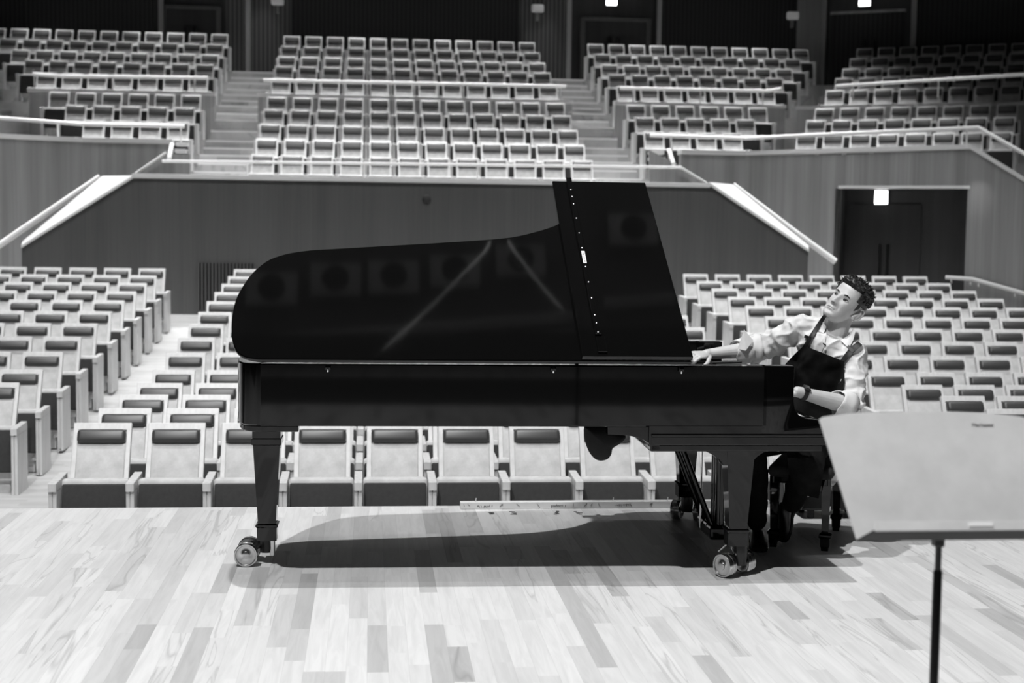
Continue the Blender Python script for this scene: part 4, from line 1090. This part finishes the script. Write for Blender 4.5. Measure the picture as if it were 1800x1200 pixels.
# ---- hands: palm, four bent fingers, thumb from the side of the palm
def hand(W, a, dn, thumb_side, curl, size=1.0):
    a = Vector(a).normalized(); dn = Vector(dn); dn = (dn - a * dn.dot(a)).normalized(); s = a.cross(dn).normalized() * thumb_side
    out = [ell_mesh([(W - a * .02, s * .026, dn * .020), (W + a * .01, s * .028, dn * .018), (W + a * .045, s * .038, dn * .016), (W + a * .078, s * .041, dn * .013), (W + a * .092, s * .036, dn * .008)])]
    for i, (ln, cu) in enumerate(zip((.072, .082, .076, .060), curl)):
        k = W + a * (.086 - .004 * abs(i - 1)) + s * (.030 - .0205 * i)
        dirs = []; ang = 0
        for st, l in zip((.55, .95, .75), (.50, .29, .21)):
            ang += cu * st; dirs.append((a * math.cos(ang) + dn * math.sin(ang)) * ln * l * 1.12)
        p = [k, k + dirs[0], k + dirs[0] + dirs[1], k + dirs[0] + dirs[1] + dirs[2]]
        out.append(cap_mesh([(k - a * .02, .0095), (p[0], .0098), (p[1], .0086), (p[2], .0078), (p[3], .0066)]))
    t0 = W + a * .018 + s * .026 + dn * .006
    t1 = t0 + (a * .55 + s * .65 + dn * .35).normalized() * .040; t2 = t1 + (a * .85 + s * .15 + dn * .45).normalized() * .030; t3 = t2 + (a * .9 - s * .15 + dn * .45).normalized() * .022
    out.append(cap_mesh([(t0 - a * .008, .0145), (t1, .0115), (t2, .0098), (t3, .0080)]))
    return out
RHD = (PX(1214, 626, 7.18) - RWR).normalized()
pieces = [torso(-.012), head_grid()] + ear(1) + ear(-1)
pieces += [cap_mesh([(NECK - UPc * .05, .066), (NECK + (HC - NECK) * .32, .060), (HC + U_ * -.035 - F_ * -.022 * -1, .060)])]
pieces += [cap_mesh([(NECK - UPc * .02 + LAXc * .02, .05), (LSH, .056)]), cap_mesh([(NECK - UPc * .01 - LAXc * .02, .05), (RSH, .056)])]
pieces += [cap_mesh([(LSH, .052), (mixv(LSH, LEL, .5), .046), (LEL, .040), (mixv(LEL, LWR, .25), .0455), (mixv(LEL, LWR, .7), .035), (LWR, .0285), (LWR + (LWR - LEL).normalized() * .02, .027)])]
pieces += [cap_mesh([(RSH, .052), (mixv(RSH, REL, .5), .046), (REL, .040), (mixv(REL, RWR, .25), .0445), (mixv(REL, RWR, .7), .034), (RWR, .0275), (RWR + RHD * .02, .027)])]
pieces += hand(RWR + RHD * .012, RHD + Vector((0, 0, .02)), (-.10, .35, -.93), 1, (1.0, 1.2, 1.25, 1.3))
pieces += hand(LWR + Vector((-.016, 0, -.002)), (-.97, .08, -.06), (0, .1, -1), -1, (.50, .55, .60, .65))
# legs under the trousers
RHIP = Vector((2.27, 7.30, .552)); RKN = PX(1328, 790, 7.08); RAN = PX(1330, 915, 7.08)
LHIP = Vector((2.33, 7.12, .552)); LKN = PX(1420, 812, 6.84); LAN = PX(1393, 884, 7.02)
for h_, k_, a_ in ((RHIP, RKN, RAN), (LHIP, LKN, LAN)):
    pieces.append(cap_mesh([(h_, .070), (k_, .050), (mixv(k_, a_, .3), .048), (a_, .034)]))
body, bvh_body = fuse('body', pieces, .003, 2, 'skin', factor=.35)
# lips: tint by place
Hinv = HM.inverted()
me = body.data; me.materials.append(MATS['lip'])
for p in me.polygons:
    c = Hinv @ (p.center + ROOT)
    if c.y < -.07 and abs(c.x) < .0245 - abs(c.z + .0665) * .8 and -.0765 < c.z < -.0585: p.material_index = 1
def on_face(x, z, lift=0.0):
    o_ = HM @ Vector((x, -.25, z)); d = (HM.to_3x3() @ Vector((0, 1, 0))).normalized()
    h_, n_, i_, t_ = bvh_body.ray_cast(o_, d)
    return h_ - d * lift
for s in (1, -1):
    c = Hinv @ on_face(s * .031, .001)
    M_ = HM @ Matrix.Translation((c.x, c.y + .0035, .001)) @ Matrix.Rotation(s * .22, 4, 'Z')
    e = MB(); e.lathe([(.0004, -.0052), (.0075, -.0042), (.0118, -.0022), (.0140, 0), (.0118, .0022), (.0075, .0042), (.0004, .0052)], 'eye_white', M_ @ Matrix.Scale(.62, 4, (0, 1, 0)), 24); ey = loc(e).build('eye', man)
    e = MB(); e.lathe([(.0052, -.001), (.0048, .0012), (.002, .0022)], 'iris_dark', M_ @ Matrix.Translation((-.0022, -.0068, .0008)) @ Matrix.Rotation(math.pi / 2, 4, 'X'), 18); loc(e).build('iris', ey)
    for nm, zz, th, mt in (('upper_lid', .0055, .0017, 'hair_black'), ('lower_lid', -.0052, .0011, 'skin')):
        pts = []
        for k in range(9):
            t = -1 + k / 4; pts.append(M_ @ Vector((.0148 * t, -.0088 * (1 - .38 * t * t) + .001, zz * (1 - t * t) + .0012 * (t * s))))
        e = MB(); e.tube(pts, [th * (.5 + .5 * (1 - (-1 + k / 4) ** 2)) for k in range(9)], mt, 8); loc(e).build(nm, ey)
    pts = [on_face(s * x, z, .0015) for x, z in ((.015, .0175), (.022, .0205), (.030, .0225), (.038, .0215), (.046, .0175))]
    e = MB(); e.tube(pts, [.0018, .0034, .0036, .0028, .001], 'hair_black', 8); loc(e).build('eyebrow', man)
pts = [on_face(x, -.0655 + .0018 * (abs(x) / .022) ** 2 * -1, .0002) for x in (-.0235, -.016, -.008, 0, .008, .016, .0235)]
e = MB(); e.tube(pts, [.0006, .0012, .0014, .0013, .0014, .0012, .0006], 'iris_dark', 6); loc(e).build('mouth_line', man)
for s in (1, -1):
    o_ = on_face(s * .0072, -.0415, -.001); e = MB(); e.lathe([(.0005, -.0022), (.0028, 0), (.0005, .0022)], 'iris_dark', Matrix.Translation(o_) @ HM.to_3x3().to_4x4(), 10); loc(e).build('nostril', man)
# ---- hair
def hair_t(x, y, z):
    n = noise.noise(Vector((x * 70, y * 70, z * 70)))
    top = max(0, min(1, (z - .045) / .05))
    t = .0075 + .016 * top + .006 * n * (.3 + top)
    front = .066 + .30 * max(0, abs(x) - .035)                      # hairline across the brow
    if y < -.048: lim = (z - front) / .012
    else:
        edge = -.050 if z > .03 else (-.030 + (.03 - z) * .15)      # temple and sideburn
        lim = min((y - edge) / .010, (z - np.interp(y, [-.05, -.015, -.004, .028, .036, .1], [.03, -.020, .022, .024, -.045, -.062])) / .010)
    return t if lim > 1 else (-.004 + (t + .004) * lim if lim > 0 else -.004)
hg = head_grid(hair_t, False, 120, 110); hg.mats = ['hair_black']
rnd = random.Random(11)
for _ in range(760):
    a = rnd.uniform(0, 2 * math.pi); z = rnd.uniform(.045, .118); wx, yf, yb = prof_at(z); y0 = (yb - yf) / 2; hd = (yb + yf) / 2
    x = wx * math.sin(a); y = y0 - hd * math.cos(a)
    if y < -.045 and z < .070 + .25 * max(0, abs(x) - .035): continue
    nrm = Vector((x / .07 ** 2, (y - y0) / .095 ** 2, z / .10 ** 2)).normalized(); tng = Vector((rnd.uniform(-1, 1), rnd.uniform(-1, .4), rnd.uniform(-.4, .7))).normalized()
    p = Vector((x, y, z)) + nrm * .008; ln = rnd.uniform(.012, .024) * (.55 + .6 * max(0, min(1, (z - .04) / .06)))
    q_ = p + (nrm * .9 + tng * .45).normalized() * ln * .6; r_ = q_ + (nrm * .35 + tng * .9).normalized() * ln * .5
    hg.tube([HM @ p, HM @ q_, HM @ r_], [.0050, .0036, .0008], 'hair_black', 5, False)
loc(hg).build('hair', man, auto=0)
# ---- shirt
def fold(p):
    d = .0
    n1 = noise.noise(Vector((p.x * 9 + p.z * 5, p.y * 9, p.z * 12 - p.x * 7)))
    n2 = noise.noise(Vector((p.x * 24 - p.z * 12, p.y * 20, p.z * 30 + p.x * 10)))
    d += .014 * (1 - abs(n1)) ** 5 - .006 + .006 * n2
    for c, r, k in ((LEL, .12, 1.0), (REL, .12, 1.0), (LSH, .09, .5), (RSH, .10, .6)):
        w_ = math.exp(-((p - c).length / r) ** 2)
        if w_ > .05:
            ax_ = (c - SHM).normalized(); u = (p - c).dot(ax_)
            d += k * w_ * (.016 * math.sin(u * 115 + 3.0 * noise.noise(p * 14)) * (.4 + .6 * abs(noise.noise(p * 9 + Vector((3, 1, 2))))) )
    return d
LCE = mixv(LEL, LWR, .20); RCE = mixv(REL, RWR, .34)
sp_ = [torso(.012), cap_mesh([(NECK - UPc * .045 + LAXc * .03, .060), (LSH, .067)]), cap_mesh([(NECK - UPc * .035 - LAXc * .03, .060), (RSH, .067)]),
       cap_mesh([(LSH, .066), (mixv(LSH, LEL, .45), .064), (mixv(LSH, LEL, .85), .066), (LEL + Vector((.0, -.006, -.006)), .060)]),
       cap_mesh([(RSH, .067), (mixv(RSH, REL, .45), .066), (mixv(RSH, REL, .85), .068), (REL, .064), (RCE, .056)]),
       ell_mesh([(NECK - UPc * .05, LAXc * .085, FRc * .075), (NECK - UPc * .02, LAXc * .075, FRc * .066), (NECK + UPc * .012, LAXc * .068, FRc * .062), (NECK + UPc * .03 + Vector((.012, 0, 0)), LAXc * .064, FRc * .058)])]
sp_.append(cap_mesh([(PX(1440, 578, 7.09), .056), (PX(1424, 574, 7.11), .060), (RSH, .067)]))
sp_.append(cap_mesh([(PEL + Vector((0, 0, .06)), .15), (PEL + Vector((.02, 0, .10)), .152)]))
shirt, bvh_s = fuse('shirt', sp_, .005, 3, 'shirt_cloth', disp=fold)
def cuff(E_, W_, t0, t1, r0, r1, name, wob):
    """Rolled sleeve band: an open flared ring with a folded lip."""
    ax_ = (W_ - E_).normalized(); u = ax_.orthogonal().normalized(); v = ax_.cross(u); m = MB(); vs = []; fs = []; S = 36
    c0, c1 = mixv(E_, W_, t0), mixv(E_, W_, t1)
    prof = [(0.0, r0 * .80), (0.0, r0), (.35, (r0 + r1) / 2 + .004), (.85, r1 + .003), (1.0, r1), (1.03, r1 - .004), (.9, r1 - .007), (.5, r1 - .010)]
    for t, r in prof:
        for k in range(S):
            a = 2 * math.pi * k / S; c = c0 + (c1 - c0) * (t + wob * .12 * math.sin(a * 2 + 1)); rr = r * (1 + wob * .07 * math.sin(3 * a + t * 4) + wob * .03 * math.sin(7 * a + t * 9))
            vs.append(c + (u * math.cos(a) + v * math.sin(a)) * rr)
    for i in range(len(prof) - 1):
        for k in range(S): fs.append((i * S + k, i * S + (k + 1) % S, (i + 1) * S + (k + 1) % S, (i + 1) * S + k))
    m.add(vs, fs, 'shirt_cloth', True); return loc(m).build(name, shirt, auto=0)
cuff(LEL, LWR, .02, .30, .074, .064, 'rolled_cuff', 1.0); cuff(REL, RWR, .20, .50, .070, .062, 'rolled_cuff', 1.3); cuff(REL, RWR, .06, .26, .073, .070, 'rolled_cuff', 1.2)
A_, B_, C_, D_ = PX(1308, 579, 7.20), PX(1296, 613, 7.205), PX(1311, 616, 7.17), PX(1324, 598, 7.19)
m = MB(); T_ = Vector((.002, .006, 0)); m.add([A_, B_, C_, D_, A_ + T_, B_ + T_, C_ + T_, D_ + T_], [(0, 1, 2, 3), (7, 6, 5, 4), (0, 4, 5, 1), (1, 5, 6, 2), (2, 6, 7, 3), (3, 7, 4, 0)], 'shirt_cloth'); loc(m).build('cuff_flap', shirt)
def sheet(name, left, right, n, mt, lift, th, parent, tree, drop=None, wave=0.0):
    """Cloth lying on the body: rows between two edge lines (given as photograph points), laid onto the surface under them."""
    rows = []; last = None
    for (xl, yl), (xr, yr) in zip(left, right):
        row = []
        for k in range(n + 1):
            t = k / n; x, y = xl + (xr - xl) * t, yl + (yr - yl) * t
            d = (FWD + RIGHT * ((x - 900) / FPX) - UP * ((y - 600) / FPX)).normalized()
            hit = None
            for tr in tree:
                h_, n_, i_, dist = tr.ray_cast(EYE, d)
                if h_ is not None and (hit is None or dist < hit[1]): hit = (h_, dist)
            row.append(hit[1] if hit else None)
        ok = [k for k, r in enumerate(row) if r is not None]
        if ok: row = [r if r is not None else row[min(ok, key=lambda j: abs(j - k))] for k, r in enumerate(row)]; last = row
        else: row = list(last) if last else [float('nan')] * (n + 1)
        rows.append([(xl + (xr - xl) * k / n, yl + (yr - yl) * k / n, r) for k, r in enumerate(row)])
    # even out the depth so that the cloth hangs smoothly
    D = np.array([[c[2] for c in r] for r in rows])
    med = float(np.nanmedian(D)); first = next(r for r in D if not np.isnan(r).any()); D = np.array([first if np.isnan(r).any() else r for r in D]); lim = .30 if 'apron' in name else .07
    D = np.clip(D, med - lim, med + lim)
    for _ in range(2):
        Pd = np.pad(D, 1, mode='edge'); D = np.minimum(D + .004, (Pd[1:-1, 1:-1] * 2 + Pd[:-2, 1:-1] + Pd[2:, 1:-1] + Pd[1:-1, :-2] + Pd[1:-1, 2:]) / 6)
    vs = []; C = n + 1
    for i, r in enumerate(rows):
        for k, (x, y, _) in enumerate(r):
            d = (FWD + RIGHT * ((x - 900) / FPX) - UP * ((y - 600) / FPX)).normalized()
            p = EYE + d * (D[i, k] - lift); w_ = wave * noise.noise(p * 16); vs.append(p - d * w_)
    nV = len(vs); back = [p + (p - EYE).normalized() * th for p in vs]; fs = []
    R_n = len(rows)
    for i in range(R_n - 1):
        for k in range(n):
            a, b, c, d_ = i * C + k, i * C + k + 1, (i + 1) * C + k + 1, (i + 1) * C + k
            fs.append((a, b, c, d_)); fs.append((nV + d_, nV + c, nV + b, nV + a))
    for i in range(R_n - 1):
        for k in (0, n): a, b = i * C + k, (i + 1) * C + k; fs.append((a, b, nV + b, nV + a))
    for k in range(n):
        for i in (0, R_n - 1): a, b = i * C + k, i * C + k + 1; fs.append((a, b, nV + b, nV + a))
    m = MB(); m.add(vs + back, fs, mt, True); return loc(m).build(name, parent, auto=60)
def curve(pts, n):
    P = [Vector(p) for p in pts]; L = [0]
    for a, b in zip(P, P[1:]): L.append(L[-1] + (b - a).length)
    out = []
    for k in range(n + 1):
        s = L[-1] * k / n; j = max(i for i in range(len(L)) if L[i] <= s + 1e-9); j = min(j, len(P) - 2)
        t = (s - L[j]) / max(L[j + 1] - L[j], 1e-9); v = P[j].lerp(P[j + 1], t); out.append((v.x, v.y))
    return out
bl_ = curve([(1413, 607), (1395, 624), (1379, 641), (1376, 665), (1378, 700), (1386, 760)], 30)
br_ = curve([(1484, 635), (1483, 650), (1484, 668), (1480, 690), (1478, 715), (1488, 765)], 30)
apron = sheet('apron', bl_, br_, 34, 'apron_cloth', .034, .004, man, [bvh_s], wave=.008)
def strap(l, r, name, lift=.022, n=10):
    return sheet(name, curve(l, n), curve(r, n), 2, 'strap_web', lift, .003, apron, [bvh_s, bvh_body])
strap([(1447, 553), (1436, 569), (1423, 589), (1409, 612)], [(1453, 556), (1443, 572), (1430, 592), (1416, 614)], 'strap', .018)
strap([(1508, 599), (1498, 607), (1487, 619), (1477, 633)], [(1516, 606), (1507, 614), (1495, 625), (1484, 639)], 'strap', .016)
for l, r in (([(1415, 588), (1413, 593)], [(1426, 592), (1424, 597)]), ([(1492, 606), (1488, 610)], [(1502, 616), (1498, 620)])): sheet('buckle', curve(l, 2), curve(r, 2), 2, 'dark_steel', .021, .004, apron, [bvh_s])
for x, y in ((1413, 613), (1475, 632)):
    sheet('strap_clip', curve([(x, y), (x, y + 3)], 2), curve([(x + 4, y), (x + 4, y + 3)], 2), 2, 'steel', .022, .003, apron, [bvh_s])
sheet('collar', curve([(1452, 553), (1442, 566), (1429, 578)], 8), curve([(1457, 560), (1453, 572), (1448, 586)], 8), 4, 'shirt_cloth', .014, .003, shirt, [bvh_s, bvh_body])
sheet('collar', curve([(1499, 577), (1493, 588), (1478, 598)], 8), curve([(1504, 581), (1500, 597), (1492, 612)], 8), 4, 'shirt_cloth', .014, .003, shirt, [bvh_s, bvh_body])
sheet('placket', curve([(1449, 590), (1447, 606), (1440, 619)], 8), curve([(1452, 590), (1450, 606), (1443, 620)], 8), 1, 'shirt_cloth', .006, .003, shirt, [bvh_s])
sheet('undershirt', curve([(1446, 602), (1447, 605)], 2), curve([(1452, 605), (1452, 608)], 2), 2, 'strap_web', .006, .003, shirt, [bvh_s, bvh_body])
hb_ = bvh_s.ray_cast(EYE, (FWD + RIGHT * ((1450 - 900) / FPX) - UP * ((614 - 600) / FPX)).normalized())[0]
m = MB(); m.lathe([(.005, 0), (.0055, .002), (.003, .003)], 'maple_cap', Matrix.Translation(hb_ + Vector((0, -.004, 0))) @ Matrix.Rotation(math.pi / 2, 4, 'X'), 14); loc(m).build('button', shirt)
# ---- watch
wa = (LWR - LEL).normalized(); wc = mixv(LEL, LWR, .95); M_ = Matrix.Translation(wc) @ wa.to_track_quat('Z', 'Y').to_matrix().to_4x4()
m = MB(); m.lathe([(.030, -.010), (.0345, -.011), (.0355, 0), (.0345, .011), (.030, .010)], 'rubber', M_, 28); watch = loc(m).build('wristwatch', man)
dirw = Vector((0, -.55, .83)); dirw = (dirw - wa * dirw.dot(wa)).normalized()
Mw_ = Matrix.Translation(wc + dirw * .035) @ Matrix((( wa.x, dirw.cross(wa).x, dirw.x, 0), (wa.y, dirw.cross(wa).y, dirw.y, 0), (wa.z, dirw.cross(wa).z, dirw.z, 0), (0, 0, 0, 1)))
m = MB(); m.box((-.017, -.019, -.004), (.017, .019, .006), 'rubber', .004, Mw_); loc(m).build('watch_case', watch)
m = MB(); m.box((-.011, -.010, .006), (.011, .010, .0075), 'steel', .0015, Mw_); loc(m).build('watch_face', watch)
# ---- trousers, shoes, apron skirt
def tfold(p): return .004 * noise.noise(Vector((p.x * 20, p.y * 20, p.z * 26)))
tp = [cap_mesh([(PEL + Vector((0, .05, -.005)), .122), (PEL + Vector((-.0, -.05, -.005)), .122)])]
for h_, k_, a_ in ((RHIP, RKN, RAN), (LHIP, LKN, LAN)):
    tp.append(cap_mesh([(h_, .084), (mixv(h_, k_, .6), .070), (k_, .064), (mixv(k_, a_, .35), .066), (mixv(k_, a_, .75), .058), (a_, .052)]))
trous, bvh_t = fuse('trousers', tp, .006, 3, 'trouser_cloth', disp=tfold)
def shoe(heel, toe, up, name):
    heel, toe, up = Vector(heel), Vector(toe), Vector(up).normalized(); d = toe - heel; L = d.length; d.normalize(); up = (up - d * up.dot(d)).normalized(); s = d.cross(up)
    st = []
    for t, w_, h_ in ((-.06, .018, .04), (.0, .032, .075), (.12, .037, .085), (.30, .036, .075), (.50, .042, .052), (.72, .046, .042), (.90, .040, .034), (1.0, .024, .024), (1.03, .008, .012)):
        st.append((heel + d * L * t + up * h_ * .5, s * w_, up * h_ * .5))
    m = ell_mesh(st); m.mats = ['shoe_leather']; sh = loc(m).build(name, man, auto=60)
    m = MB(); pts = [(heel + d * L * t, w_) for t, w_ in ((-.05, .026), (.12, .038), (.32, .034), (.52, .043), (.74, .047), (.92, .038), (1.02, .02))]
    V = [p + s * w_ for p, w_ in pts] + [p - s * w_ for p, w_ in reversed(pts)]; n_ = len(V)
    m.add(V + [v + up * .014 for v in V], [tuple(range(n_))[::-1], tuple(n_ + k for k in range(n_))] + [(k, (k + 1) % n_, n_ + (k + 1) % n_, n_ + k) for k in range(n_)], 'rubber'); loc(m).build('sole', sh)
shoe((RAN.x + .02, RAN.y + .07, .001), (RAN.x - .03, RAN.y - .175, .001), (0, 0, 1), 'shoe')
tl_ = PX(1377, 952, 7.10); shoe(Vector((LAN.x + .03, LAN.y + .10, LAN.z - .03)), Vector((tl_.x, tl_.y - .0, .012)), (-.75, -.35, .5), 'shoe')
sheet('apron_skirt', curve([(1384, 775), (1383, 800), (1388, 835), (1402, 868)], 10), curve([(1462, 775), (1452, 800), (1446, 840), (1439, 876)], 10), 10, 'apron_cloth', .02, .004, apron, [bvh_t], wave=.01)
